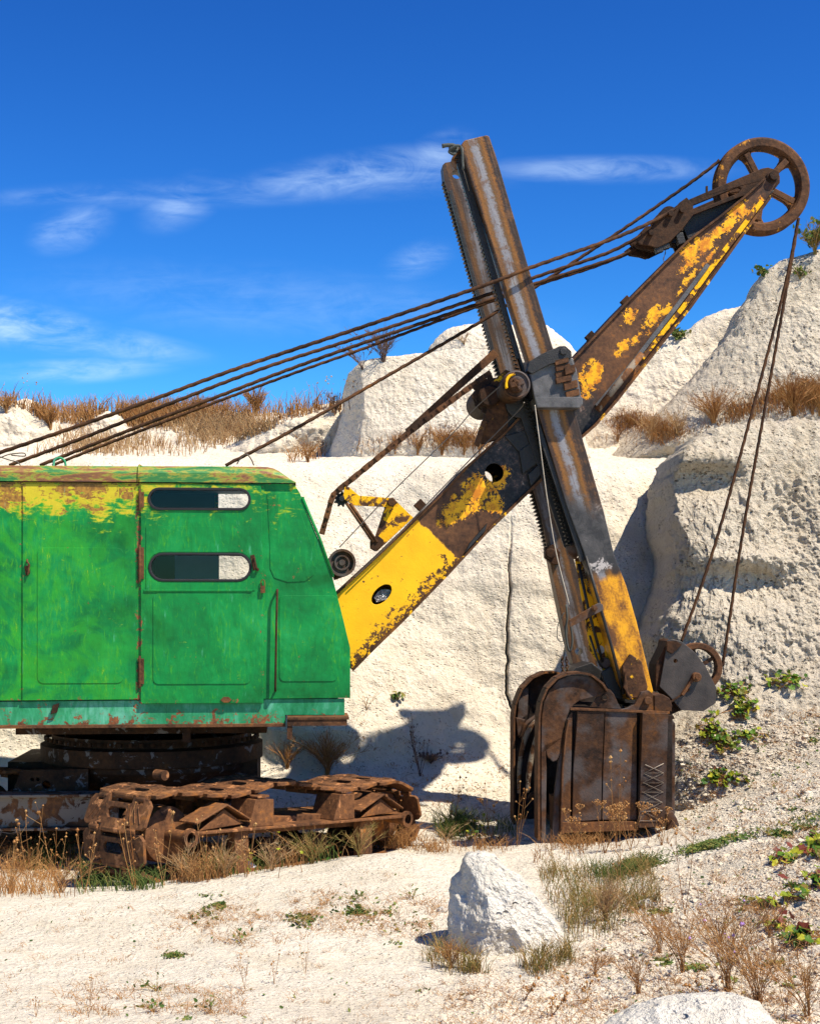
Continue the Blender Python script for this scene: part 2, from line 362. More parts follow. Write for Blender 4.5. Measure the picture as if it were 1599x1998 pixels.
# --- boom: yellow paint over rust
def m_boom():
    m, a, b = new_mat('boom paint'); v = a.coord(); c_ = 1.05
    rust = rustcol(a, v, 1.0)
    fine = a.noise(v, 26, 6, .7, .8); med = a.noise(v, 7, 6, .7, .6)
    s_, L = proj(a, v, (684, 1260), (1500, 365), c_)
    s0 = (Vector(q(853, 1046, c_))-Vector(q(684, 1260, c_))).length - .03
    solid = a.ss(a.m('ADD', s_, a.m('MULTIPLY', a.m('SUBTRACT', med, .5), .10)), s0+.012, s0-.012)
    # chips inside the solid part, more towards the lower edge
    d0 = Vector(q(684, 1309, c_)); d1 = Vector(q(1053, 950, c_)); dd = (d1-d0).normalized(); nn = Vector((-dd.z, 0, dd.x))
    h = a.m('SUBTRACT', a.vm('DOT_PRODUCT', v, tuple(nn), out=1), d0.dot(nn))      # height above the lower edge
    low = a.ss(h, .26, .0)
    chip = a.ss(a.m('ADD', a.m('ADD', a.m('MULTIPLY', fine, .6), a.m('MULTIPLY', med, .4)), a.m('MULTIPLY', low, .13)), .60, .615)
    solid = a.m('MULTIPLY', solid, a.m('SUBTRACT', 1, chip))
    blobs = [(935, 960, 50, 30, 44), (895, 990, 46, 22, 44), (960, 985, 22, 20, 40), (885, 1010, 30, 12, 20), (975, 930, 22, 16, 44), (832, 985, 14, 8, 50), (1150, 740, 22, 34, -20), (1160, 720, 18, 14, 20),
             (1226, 618, 22, 14, 50), (1270, 625, 14, 34, -38), (1212, 680, 10, 24, -35), (1240, 660, 8, 16, -30), (1350, 492, 30, 18, 50), (1375, 478, 26, 14, 45), (1340, 516, 24, 9, 48), (1400, 455, 26, 9, 46),
             (1440, 405, 26, 9, 40), (1420, 440, 24, 10, 50), (1448, 412, 20, 14, 50), (1480, 400, 22, 7, 62), (1345, 540, 7, 24, -38), (1327, 568, 6, 18, -38), (1385, 500, 5, 30, -38),
             (1300, 605, 8, 16, -38), (1470, 415, 12, 24, -40)]
    bm_ = blobmask(a, v, blobs, c_)
    pm = a.ss(a.m('ADD', bm_, a.m('ADD', a.m('MULTIPLY', a.m('SUBTRACT', med, .5), 3.4), a.m('MULTIPLY', a.m('SUBTRACT', fine, .5), 3.6))), .22, .27)
    pm = a.m('MULTIPLY', pm, a.ss(bm_, -.35, -.1))
    yel = a.ramp(a.noise(v, 3, 4, .6), [(.35, (.80, .385, .005)), (.65, (.88, .46, .006))])
    yel2 = a.ramp(a.noise(v, 9, 5, .7), [(.4, (.52, .17, .01)), (.55, (.84, .40, .008))])
    # scorched joint under the sticks
    sc0 = (Vector(q(950, 1000, c_))-Vector(q(684, 1260, c_))).length
    sc1 = (Vector(q(1165, 740, c_))-Vector(q(684, 1260, c_))).length
    burnt = a.m('MULTIPLY', a.ss(a.m('ADD', s_, a.m('MULTIPLY', med, .5)), sc0+.15, sc0+.5), a.ss(a.m('ADD', s_, a.m('MULTIPLY', med, .4)), sc1+.2, sc1-.1))
    scorch = a.ramp(a.m('ADD', a.m('MULTIPLY', med, .5), a.m('MULTIPLY', fine, .5)), [(.44, (.012, .011, .012)), (.54, (.035, .03, .03)), (.60, (.10, .06, .045)), (.66, (.32, .26, .22))])
    c = a.mix(burnt, rust, scorch); c = a.mix(pm, c, yel2); c = a.mix(solid, c, yel)
    a.put(b.inputs['Base Color'], c); b.inputs['Roughness'].default_value = .55; b.inputs['Specular IOR Level'].default_value = .25
    a.put(b.inputs['Normal'], a.bump(a.m('ADD', a.m('MULTIPLY', a.m('MAXIMUM', pm, solid), .8), a.m('ADD', fine, a.m('MULTIPLY', a.noise(v, 2.4, 3), 2))), .35, .008)); return m
# --- dipper sticks: scraped grey steel centre, orange rust sides, yellow foot
def m_stick(cx, edge0, edge1, yfoot=True):
    """edge0/edge1: photo points on the left edge line; the face runs to the right"""
    m, a, b = new_mat('stick steel'); v = a.coord()
    A = Vector(q(*edge0, cx)); B = Vector(q(*edge1, cx)); d = (B-A).normalized(); nn = Vector((-d.z, 0, d.x))
    if nn.x < 0: nn = -nn
    s_ = a.m('SUBTRACT', a.vm('DOT_PRODUCT', v, tuple(d), out=1), A.dot(d)); t_ = a.m('SUBTRACT', a.vm('DOT_PRODUCT', v, tuple(nn), out=1), A.dot(nn))
    wob = a.noise(a.comb(s_, 0, 0), .9, 4, .6); fine = a.noise(v, 45, 5, .7); strk = a.noise(a.comb(a.m('MULTIPLY', t_, 30), 0, a.m('MULTIPLY', s_, 2)), 1, 5, .6)
    med = a.noise(v, 6, 6, .68, .5); w = .26
    off = a.m('ADD', a.m('ADD', a.m('DIVIDE', t_, w), a.m('MULTIPLY', a.m('SUBTRACT', wob, .5), .5)), a.m('MULTIPLY', a.m('SUBTRACT', fine, .5), .35))
    # across: 0 dark rust, .3 orange, .5 grey, .8 orange, 1 brown
    c = a.ramp(off, [(.02, (.045, .022, .012)), (.14, (.22, .088, .016)), (.28, (.15, .07, .02)), (.40, (.20, .19, .20)), (.58, (.23, .22, .23)), (.70, (.11, .055, .016)), (.86, (.22, .085, .012)), (.98, (.035, .02, .013))])
    c = a.mix(a.m('MULTIPLY', a.ss(strk, .5, .7), .45), c, (.08, .06, .055))
    c = a.mix(a.ss(a.m('ADD', fine, a.m('MULTIPLY', med, .4)), .82, .88), c, (.05, .03, .02))
    c = a.mix(a.m('MULTIPLY', a.ss(a.m('ADD', a.m('MULTIPLY', med, .6), a.m('MULTIPLY', strk, .4)), .50, .58), .7), c, (.13, .058, .02))
    if not yfoot: c = a.mix(a.m('ADD', .35, a.m('MULTIPLY', a.ss(a.noise(a.comb(a.m('MULTIPLY', t_, 14), 0, s_), 1.4, 5, .65), .42, .62), .5)), c, (.035, .022, .015))
    if yfoot:
        S = lambda py: (Vector(q(edge0[0]+(py-edge0[1])*.31, py, cx))-A).dot(d)
        bl = a.m('MULTIPLY', a.ss(a.m('SUBTRACT', a.m('ADD', s_, a.m('MULTIPLY', med, .45)), a.m('MULTIPLY', t_, 1.1)), S(930)+.16, S(990)+.2), a.ss(a.m('ADD', s_, a.m('MULTIPLY', med, .12)), S(1125)+.08, S(1115)+.03))
        c = a.mix(bl, c, a.ramp(med, [(.4, (.03, .028, .028)), (.62, (.075, .068, .065)), (.72, (.3, .26, .24))]))
        ash = a.ss(a.m('SUBTRACT', a.m('ADD', med, a.m('MULTIPLY', fine, .3)), a.m('MULTIPLY', a.m('ABSOLUTE', a.m('SUBTRACT', s_, S(1110))), 1.6)), .58, .66)
        yel = a.ramp(a.m('ADD', a.m('MULTIPLY', a.noise(a.comb(a.m('MULTIPLY', t_, 3), 0, s_), 3.0, 5, .6, .6), .7), a.m('MULTIPLY', fine, .3)), [(.38, (.13, .05, .015)), (.47, (.42, .17, .012)), (.55, (.68, .30, .010)), (.7, (.80, .39, .008))])
        c = a.mix(a.ss(a.m('ADD', s_, a.m('MULTIPLY', med, .12)), S(1128)+.05, S(1136)+.08), c, yel)
        c = a.mix(ash, c, (.42, .37, .34))
    a.put(b.inputs['Base Color'], c); b.inputs['Roughness'].default_value = .5; b.inputs['Metallic'].default_value = .1; b.inputs['Specular IOR Level'].default_value = .35
    a.put(b.inputs['Normal'], a.bump(a.m('ADD', fine, a.m('MULTIPLY', med, 2)), .4, .008)); return m
# --- chalk
def m_chalk(name, base=(.62, .545, .44), speck=.5, grain=1.0, veg=0.0, pit=1.0, debris=0.0):
    m, a, b = new_mat(name); v = a.coord()
    big = a.noise(v, .7, 5, .6, .4); med = a.noise(v, 5, 6, .65); fine = a.noise(v, 38*grain, 5, .7); vor_ = a.vor(a.map(v, rot=(0, R(-30), 0), sc=(1, 1, .62)), 17*grain)
    f = a.m('ADD', a.m('MULTIPLY', big, .5), a.m('MULTIPLY', med, .5))
    lo = tuple(x*.86*k for x, k in zip(base, (1, .97, .92))); hi = tuple(min(.9, x*1.10) for x in base)
    c = a.ramp(f, [(.35, lo), (.55, base), (.7, hi)])
    stn = a.ss(a.noise(a.map(v, sc=(1.3, 1.3, .35)), 1.1, 6, .68, .8), .52, .68); c = a.mix(a.m('MULTIPLY', stn, .35), c, (base[0]*.82, base[1]*.74, base[2]*.62))
    vp = a.vor(a.map(v, rot=(R(20), R(-25), 0), sc=(1, 1, 1.5)), 21*grain); pk = a.m('MULTIPLY', a.ss(vp, .30, .12), a.ss(a.noise(v, 3.3, 4, .6), .42, .58))
    pits = a.m('MULTIPLY', a.ss(a.m('ADD', a.m('MULTIPLY', fine, .6), a.m('MULTIPLY', a.noise(v, 80*grain, 3, .7), .4)), .54, .60), a.ss(med, .40, .60))
    c = a.mix(a.m('MULTIPLY', pits, speck), c, (.22, .15, .095)); c = a.mix(a.m('MULTIPLY', pk, speck*.45), c, (.30, .22, .15))  # shade of small hollows painted as dark specks, with dirt in the pockmarks
    if veg:
        vg = a.m('MULTIPLY', a.ss(a.noise(v, 52, 4, .75), .60, .66), a.ss(a.noise(v, 1.3, 5, .65), .47, .60))
        c = a.mix(a.m('MULTIPLY', vg, veg), c, a.ramp(a.noise(v, 20), [(.4, (.16, .09, .035)), (.6, (.10, .10, .04))]))
    a.put(b.inputs['Base Color'], c); b.inputs['Roughness'].default_value = .95; b.inputs['Specular IOR Level'].default_value = .1
    hgt = a.m('ADD', a.m('MULTIPLY', fine, 1.0), a.m('ADD', a.m('MULTIPLY', vor_, .6), a.m('SUBTRACT', a.m('MULTIPLY', med, 2.0), a.m('MULTIPLY', pk, .9))))
    a.put(b.inputs['Normal'], a.bump(hgt, .75*pit, .035)); return m
M = dict(
    green=m_green('green cab paint'), teal=m_green('teal sill paint', True), roof=m_roof(), boom=m_boom(),
    rust=m_rust('rusty brown steel'), rustd=m_rust('dark rusty steel', .45), rustg=m_rust('rusty grey steel', .7, grey=.7),
    track=m_rust('track rust', 1.25, ((.34, .15, .06), .60)), bucket=m_rust('bucket steel', .46, grey=.5, rough=.6), bucketd=m_rust('shaded bucket steel', .16, grey=.2),  # bucketd: bucket steel darkened, shade of the inside put into its colour
    grease=simple('greasy black steel', (.014, .012, .011), .5, .2, .5, 9, .5),
    steel=simple('scraped grey steel', (.095, .088, .085), .5, .3, .5, 7, .4),
    cable=m_rust('rusty cable', .62, rough=.8), rubber=simple('black rubber', (.006, .006, .008), .8, 0, .2, 8, .1),
    inside=simple('dark cab interior', (.012, .016, .03), .7, 0, .3, 4, .1), yellowchip=m_rust('chipped yellow paint', 1.0, ((.84, .42, .006), .46)),
    yrust=m_rust('rust with some yellow', .9, ((.75, .38, .01), .58)), beam=m_rust('pale weathered beam', 1.1, ((.20, .16, .12), .47)),
    paleb=simple('blue grey panel', (.25, .36, .62), .5, 0, .1, 3, 0), frame=m_rust('undercarriage steel', .4, ((.13, .12, .12), .58)),  # frame: steel darkened, part of the shade under the house in its colour
    rope=simple('frayed rope', (.05, .055, .05), .9), wire=simple('thin wire', (.10, .08, .065), .6, .3), twine=simple('pale twine', (.45, .38, .30), .8),
    dgrey=simple('dark grey steel', (.040, .031, .026), .5, .1, .5, 6, .4), foil=simple('crumpled foil', (.22, .22, .24), .25, .7, .8, 22, .9),
    litter=simple('litter paper', (.6, .6, .62), .5, 0, .3, 20),
)
mg, a, b = new_mat('window glass')
tr = a.N.new('ShaderNodeBsdfTransparent'); gl = a.N.new('ShaderNodeBsdfGlossy'); gl.inputs['Roughness'].default_value = .03; tr.inputs[0].default_value = (.93, .95, .97, 1)
mx = a.N.new('ShaderNodeMixShader'); mx.inputs[0].default_value = .015; a.L.new(tr.outputs[0], mx.inputs[1]); a.L.new(gl.outputs[0], mx.inputs[2])
a.L.new(mx.outputs[0], a.N['Material Output'].inputs[0]); M['glass'] = mg
M['cliff'] = m_chalk('chalk cliff', (.63, .555, .45), .85, .75, pit=.95)
M['rockbig'] = m_chalk('rough chalk', (.59, .515, .41), .95, .6, pit=2.0)
M['ground'] = m_chalk('chalk ground', (.61, .55, .455), .85, 1.2, veg=.7, pit=1.0)
M['boulder'] = m_chalk('white boulder', (.63, .59, .52), .35, .5, pit=1.6)
M['mound'] = m_chalk('far chalk', (.62, .54, .43), .4, .6)
def m_plant(name, cols, rough=.8, trans=0.0):
    m, a, b = new_mat(name); n = len(cols)
    c = a.ramp(a.attr('v'), [(i/(n-1), cc) for i, cc in enumerate(cols)]); a.put(b.inputs['Base Color'], c); b.inputs['Roughness'].default_value = rough
    b.inputs['Specular IOR Level'].default_value = .2
    if trans:
        t = a.N.new('ShaderNodeBsdfTranslucent'); a.L.new(c, t.inputs[0]); x = a.N.new('ShaderNodeMixShader'); x.inputs[0].default_value = trans
        a.L.new(b.outputs[0], x.inputs[1]); a.L.new(t.outputs[0], x.inputs[2]); a.L.new(x.outputs[0], a.N['Material Output'].inputs[0])
    return m
M['dry'] = m_plant('dry grass', [(.28, .15, .065), (.44, .28, .13), (.54, .38, .20), (.34, .18, .08)], trans=.25)
M['orange'] = m_plant('orange dry stems', [(.20, .085, .03), (.40, .19, .06), (.48, .28, .11), (.30, .12, .035)], trans=.2)
M['olive'] = m_plant('half green grass', [(.42, .27, .10), (.30, .22, .07), (.10, .13, .025), (.46, .31, .12), (.36, .18, .06), (.14, .15, .03)], trans=.25)
M['leaf'] = m_plant('vine leaves', [(.04, .10, .015), (.10, .19, .015), (.42, .40, .03), (.07, .14, .012), (.20, .13, .03)], .45, .3)
M['herb'] = m_plant('green herb', [(.035, .07, .015), (.07, .12, .025), (.14, .18, .04), (.26, .20, .06)], trans=.25)
M['redleaf'] = m_plant('red withered leaves', [(.09, .018, .012), (.16, .035, .02), (.04, .012, .01)], .5, .2)
M['lav'] = m_plant('pale violet flowers', [(.35, .2, .5), (.5, .3, .6)], .6, .2)
M['twig'] = m_plant('grey twigs', [(.06, .045, .045), (.12, .085, .07), (.19, .12, .09)])

# ============================================================ TERRAIN
ctl = []   # ground control points (x, y, z)
def cp(px, py, Y): v = P(px, py, Y); ctl.append((v.x, v.y, v.z))
for t in [(0, 1998, 7.5), (400, 1998, 7.6), (800, 1998, 7.6), (1200, 1998, 7.2), (1599, 1998, 6.6), (0, 1870, 9.4), (400, 1860, 9.6), (750, 1840, 9.9), (980, 1880, 9.3), (1250, 1840, 9.3),
          (1450, 1850, 8.6), (1599, 1800, 8.3), (0, 1757, 11.2), (140, 1753, 11.4), (300, 1732, 11.9), (500, 1708, 12.3), (620, 1688, 12.5), (690, 1672, 12.7), (780, 1668, 12.8), (900, 1690, 12.6),
          (1000, 1668, 13.3), (1150, 1670, 13.4), (1250, 1720, 12.0), (1400, 1660, 12.3), (1599, 1640, 10.6), (1320, 1625, 14.4), (1420, 1580, 14.6), (1599, 1535, 13.6), (1450, 1500, 16.3), (1599, 1430, 16.2),
          (1330, 1600, 15.5), (1000, 1600, 16.5), (900, 1580, 17.0), (850, 1565, 17.3), (720, 1560, 17.6), (1000, 1500, 18.6), (900, 1500, 18.6), (1180, 1500, 18.6), (600, 1520, 18.6), (300, 1520, 18.8), (0, 1500, 18.8), (-300, 1500, 18.8)]:
    cp(*t)
ctl += [(-2.4, 13.3, -.30), (-1.4, 14.4, -.34), (-.4, 15.6, -.36), (-3.5, 13.2, -.30), (-3.6, 15.2, -.38), (-5.5, 14.5, -.3), (-2.2, 16.4, -.3), (-5.0, 12.6, -.2), (1.6, 14.7, -.16), (2.4, 14.9, -.12), (0.8, 14.6, -.2), (0.2, 14.0, -.2),
        (-6, 10, .05), (-6, 7, .2), (0, 4, .45), (-4, 4, .45), (4, 4, .6), (0, 0, .65), (6, 0, 1.0), (-6, 0, .6), (6, 8, 1.1), (7, 12, 1.7), (8, 16, 2.4), (0.9, 9.4, .02), (-9, 14, -.1), (-9, 19, .3)]
ctl = np.array(ctl)
def tps_fit(C, lam=.002):
    n = len(C); D = np.linalg.norm(C[:, None, :2]-C[None, :, :2], axis=2); K = np.where(D > 0, D*D*np.log(D+1e-9), 0)+lam*np.eye(n)
    Pm = np.c_[np.ones(n), C[:, :2]]; A = np.zeros((n+3, n+3)); A[:n, :n] = K; A[:n, n:] = Pm; A[n:, :n] = Pm.T
    return np.linalg.solve(A, np.r_[C[:, 2], np.zeros(3)])
W_ = tps_fit(ctl)
def Gz(x, y):
    x = np.asarray(x, float).ravel(); y = np.asarray(y, float).ravel(); n = len(ctl)
    xc = np.clip(x, -9, 8.5); yc = np.clip(y, 0, 19.5); o = np.full(len(x), W_[n])+W_[n+1]*xc+W_[n+2]*yc
    for i in range(n):
        r2 = (xc-ctl[i, 0])**2+(yc-ctl[i, 1])**2; o += W_[i]*.5*r2*np.log(r2+1e-12)
    far = np.clip((np.hypot(x-xc, y-yc))/30, 0, 1); return o*(1-far)+(-.2)*far
def graded(lo, a_, b_, hi, step, grow=1.25):
    m = list(np.arange(a_, b_, step)); s_ = step; l = []; x = a_
    while x > lo: s_ *= grow; x -= s_; l.append(x)
    s_ = step; r = []; x = m[-1]
    while x < hi: s_ *= grow; x += s_; r.append(x)
    return np.array(l[::-1]+m+r)
def grid_faces(nu, nv):
    i, j = np.meshgrid(np.arange(nu-1), np.arange(nv-1), indexing='ij'); a_ = (i*nv+j).ravel(); return np.stack([a_, a_+nv, a_+nv+1, a_+1], 1)
gx = graded(-400, -4.6, 5.4, 400, .034); gy = graded(-300, 6.2, 19.5, 900, .042)
GX, GY = np.meshgrid(gx, gy, indexing='ij'); GZ = Gz(GX, GY); PP = np.stack([GX.ravel(), GY.ravel(), np.zeros(GX.size)], 1)
near = np.exp(-(np.maximum(0, np.abs(PP[:, 0])-7)/6)**2)
rough_r = 1/(1+np.exp(-(PP[:, 0]-.8)*1.6))         # the right slope is rougher than the sand on the left
GZ = GZ + near*(fbm(PP, .8, 3)*.045 + fbm(PP, 4.0, 4, .6)*(.014+.022*rough_r) + fbm(PP+9, 17, 3, .7)*(.004+.012*rough_r))
# terraces running up to the right
ground = np_mesh('ground', np.c_[PP[:, :2], GZ], [grid_faces(len(gx), len(gy))], M['ground']); tag(ground, kind='structure', label='pale chalk ground with sparse dry weeds')

# ---- the quarry face with its ledge and the slope above: one swept sheet
prof = [(16.4, -1.2), (17.1, -.35), (17.8, .05), (18.25, .32), (18.5, .75), (18.85, 1.55), (19.25, 2.5), (19.65, 3.4), (19.95, 3.98), (20.25, 4.27), (20.7, 4.40), (21.6, 4.5), (24, 4.75), (26, 5.2), (28.5, 5.95), (31, 6.35), (34, 6.2), (42, 4.5), (90, 0), (260, -1)]
nt = []
pp = spline([(y, z, 0) for y, z in prof], 18*60)
YZ = np.array([(p.x, p.y) for p in pp]); seg = np.r_[0, np.cumsum(np.linalg.norm(np.diff(YZ, axis=0), axis=1))]
svals = []; s_ = 0
while s_ < seg[-1]:
    svals.append(s_); yy = np.interp(s_, seg, YZ[:, 0]); s_ += .026 if yy < 22.5 else (.07 if yy < 32 else 3)
svals = np.array(svals); yc = np.interp(svals, seg, YZ[:, 0]); zc = np.interp(svals, seg, YZ[:, 1])
cxs = graded(-150, -6.2, 4.6, 150, .030); cxs = np.unique(np.round(np.r_[cxs, np.arange(1.12, 1.46, .007)], 4))
CXm, S = np.meshgrid(cxs, np.arange(len(svals)), indexing='ij'); Yc = yc[S].ravel(); Zc = zc[S].ravel(); Xc = CXm.ravel(); Pc = np.stack([Xc, Yc, Zc], 1)
face = np.exp(-(np.maximum(0, Yc-20.3)/.6)**2)*np.clip((Zc-.1)/.6, 0, 1)
Yc = Yc + fbm(np.stack([Xc, Zc*.5, 0*Xc], 1), .33, 2)*.55*face + fbm(Pc, 1.3, 3)*.10*face
Zc = Zc + fbm(np.stack([Xc, Yc, 0*Xc], 1), .25, 2)*.10*(Yc > 19) + np.clip((Yc-23)/6, 0, 1)*fbm(np.stack([Xc, Yc, 0*Xc], 1), .35, 3)*.5
Yc = Yc + (fbm(Pc, 2.6, 3, .5)*.022 + fbm(Pc, 11, 3, .65)*.010)*face; Zc += fbm(Pc+5, 5, 3, .6)*.03*(1-face)
Yc = Yc + .24*np.clip(Xc-.4, -1.1, .9)*face*np.clip((2.6-Zc)/1.5, 0, 1)
# vertical joint crack
zk = np.array([CAMZ+(HZ-p)*18.9/F for p in (1430, 1390, 1360, 1330, 1290, 1230, 1150, 1100, 1040, 1000)])
xk = np.array([(x-CX)*18.9/F for x in (1003, 999, 990, 985, 991, 990, 998, 996, 1003, 1004)])
xcr = np.interp(Zc, zk, xk); dcr = Xc-xcr; inr = np.clip((Zc-.5)/.3, 0, 1)*np.clip((CAMZ+(HZ-985)*19.2/F-Zc)/1.2, 0, 1)
dcr = dcr + .05*perlin(np.stack([0*Zc, 0*Zc, Zc*5], 1)) + .02*perlin(np.stack([0*Zc, 0*Zc+3, Zc*19], 1)); Yc = Yc + inr*np.clip(1.25-(Zc-.5)/3.2, .25, 1)*(.22*np.exp(-(dcr/.013)**2)) + .035*inr*(1/(1+np.exp(dcr/.03))-.5)*np.exp(-(dcr/.4)**2)
cliff = np_mesh('cliff', np.stack([Xc, Yc, Zc], 1), [grid_faces(len(cxs), len(svals))[:, ::-1]], M['cliff']); tag(cliff, kind='structure', label='cream chalk quarry wall with flat ledge on top')

def rock(name, outline, ctr, Y0, depth, back, mat, nr=150, na=360, n=2.6, amp=(.12, .03, .012), fr=(.8, 3.5, 14), seed=0, ridge=0.0, tilt=0.0, dents=(), cuts=(), kind='structure', label=None, cat=None):
    """closed rock: outline (photo px, around ctr) stands at depth Y0, bulges depth m to the front and back m behind"""
    C = P(ctr[0], ctr[1], Y0); pts = [P(x, y, Y0) for x, y in outline]
    an = np.array([math.atan2(p.z-C.z, p.x-C.x) for p in pts]); rr = np.array([math.hypot(p.z-C.z, p.x-C.x) for p in pts]); od = np.argsort(an); an = an[od]; rr = rr[od]
    an3 = np.r_[an-2*math.pi, an, an+2*math.pi]; rr3 = np.r_[rr, rr, rr]
    th = np.linspace(0, 2*math.pi, na, endpoint=False)-math.pi
    px_ = np.interp(th, an3, rr3*np.cos(an3)); pz_ = np.interp(th, an3, rr3*np.sin(an3))
    u = np.concatenate([np.linspace(0, 1, nr)**.8, (1-np.linspace(0, 1, nr//2)[1:])**.8]); sg = np.concatenate([-np.ones(nr), np.ones(nr//2-1)])
    u[0] = 1e-3; u[-1] = 1e-3
    off = np.where(sg < 0, -depth, back)*np.maximum(0, 1-u**n)**(1/n)
    U, T = np.meshgrid(np.arange(len(u)), np.arange(na), indexing='ij'); uu_ = u[U].ravel(); X = C.x+uu_*px_[T].ravel(); Z = C.z+uu_*pz_[T].ravel(); Y = C.y+off[U].ravel()
    Y = Y + tilt*(Z-C.z)*(sg[U].ravel() < 0)*np.minimum(1, (1-uu_)*3)
    for (nx, ny, nz, dd_) in cuts:
        k_ = math.sqrt(nx*nx+ny*ny+nz*nz); dist = np.maximum(0, ((X-C.x)*nx+(Y-C.y)*ny+(Z-C.z)*nz)/k_-dd_)*.92; X = X-dist*nx/k_; Y = Y-dist*ny/k_; Z = Z-dist*nz/k_
    # normals for displacement (approx)
    dzx = np.stack([uu_**3*px_[T].ravel()/1.0, (sg[U].ravel()*(1-uu_**4)*1.2), uu_**3*pz_[T].ravel()], 1); dzx /= np.linalg.norm(dzx, axis=1)[:, None]+1e-9
    V = np.stack([X, Y, Z], 1); Vs = V+seed*13.7
    n1 = fbm(Vs, fr[0], 3); n1 = n1*(1-ridge)-ridge*np.abs(n1)*2.0
    disp = amp[0]*n1*2 + amp[1]*(fbm(Vs, fr[1], 3)+.35-1.5*np.abs(fbm(Vs+31, fr[1]*.8, 2))) + amp[2]*fbm(Vs*np.array([1, 1, .7]), fr[2], 3, .65)*2
    V = V+dzx*disp[:, None]
    for (dx_, dy_, rx_, ry_, am_) in dents:
        c_ = P(dx_, dy_, Y0-depth*.8); V[:, 1] += am_*np.exp(-(((V[:, 0]-c_.x)/(rx_*Y0/F))**2+((V[:, 2]-c_.z)/(ry_*Y0/F))**2)**1.6)*(sg[U].ravel() < 0)
    nu = len(u); i, j = np.meshgrid(np.arange(nu-1), np.arange(na), indexing='ij'); a_ = (i*na+j).ravel(); b_ = (i*na+(j+1) % na).ravel()
    Fq = np.stack([a_, b_, b_+na, a_+na], 1)
    o = np_mesh(name, V, [Fq], mat); tag(o, label, cat, kind=kind); return o
terr = [ground, cliff]
# right-hand block in front of the wall
terr.append(rock('cliff', [(1292, 985), (1298, 930), (1318, 885), (1352, 852), (1400, 832), (1470, 820), (1540, 817), (1620, 812), (1800, 840), (2000, 950), (2100, 1200), (2000, 1500), (1700, 1640), (1450, 1560), (1300, 1500), (1235, 1420), (1244, 1330),
     (1252, 1240), (1290, 1150), (1298, 1080), (1290, 1030)], (1600, 1180), 18.3, 1.5, 2.5, M['rockbig'], 260, 620, 4.6, (.05, .05, .030), (.75, 2.2, 10), 3, .5, tilt=.30, cuts=[(.04, -1, .45, 1.22)], dents=[(1385, 935, 75, 36, .24), (1330, 985, 40, 60, .12), (1465, 1145, 75, 38, .22), (1470, 1090, 90, 18, -.10), (1400, 885, 90, 20, -.10), (1365, 1130, 40, 50, .14), (1560, 1020, 40, 60, .10)], label='rough grey cream chalk block bulging in front of the quarry wall'))
# talus apron under the block
terr.append(rock('talus_slope', [(1215, 1560), (1240, 1450), (1300, 1400), (1400, 1345), (1500, 1310), (1620, 1270), (1900, 1300), (2000, 1600), (1700, 1760), (1400, 1700), (1250, 1640)], (1580, 1520), 17.0, 1.6, 2, M['rockbig'], 160, 420, 2.2, (.07, .03, .02), (.8, 3.5, 11), 5, tilt=.55, label='chalk scree apron at the foot of the right-hand block'))
# upper rocks behind the ledge
terr.append(rock('rock_outcrop', [(640, 900), (655, 850), (668, 800), (670, 768), (684, 735), (705, 714), (760, 702), (820, 694), (880, 688), (960, 690), (1040, 700), (1110, 740), (1150, 900), (1100, 960), (800, 970), (660, 950)], (880, 830), 24.0, 1.0, 2.5, M['cliff'], 130, 420, 4.0, (.04, .018, .012), (.7, 2.5, 10), 8, cuts=[(0, -1, .25, .9), (-.8, -.6, .1, 1.7)], label='rounded cream outcrop on the ledge left of the boom'))
terr.append(rock('rock_outcrop', [(790, 720), (830, 688), (858, 660), (880, 643), (905, 638), (950, 640), (1010, 640), (1062, 642), (1092, 662), (1122, 696), (1160, 760), (1150, 880), (950, 900), (800, 860)], (970, 760), 27.5, .8, 2.5, M['cliff'], 110, 360, 2.8, (.06, .022, .014), (.7, 2.5, 9), 11, label='pale outcrop behind the dipper stick'))
terr.append(rock('rock_outcrop', [(1000, 860), (1110, 760), (1190, 700), (1270, 668), (1330, 655), (1370, 625), (1410, 608), (1440, 604), (1520, 640), (1700, 700), (1800, 900), (1400, 960), (1050, 940)], (1350, 810), 26.5, .9, 3, M['mound'], 150, 420, 2.6, (.05, .03, .015), (.7, 2.5, 9), 14, tilt=.2, label='smooth pale chalk slope behind the boom'))
terr.append(rock('rock_outcrop', [(1150, 930), (1230, 850), (1310, 780), (1370, 715), (1420, 655), (1440, 606), (1462, 582), (1472, 556), (1484, 537), (1520, 512), (1560, 500), (1600, 488), (1700, 450), (1900, 500), (2000, 800), (1800, 1000), (1450, 960), (1250, 950)], (1600, 760), 24.9, 1.0, 3, M['rockbig'], 180, 460, 2.0, (.05, .03, .02), (.7, 2.2, 9), 17, .2, tilt=.3, label='tall rough outcrop at the right edge topped with scrub'))
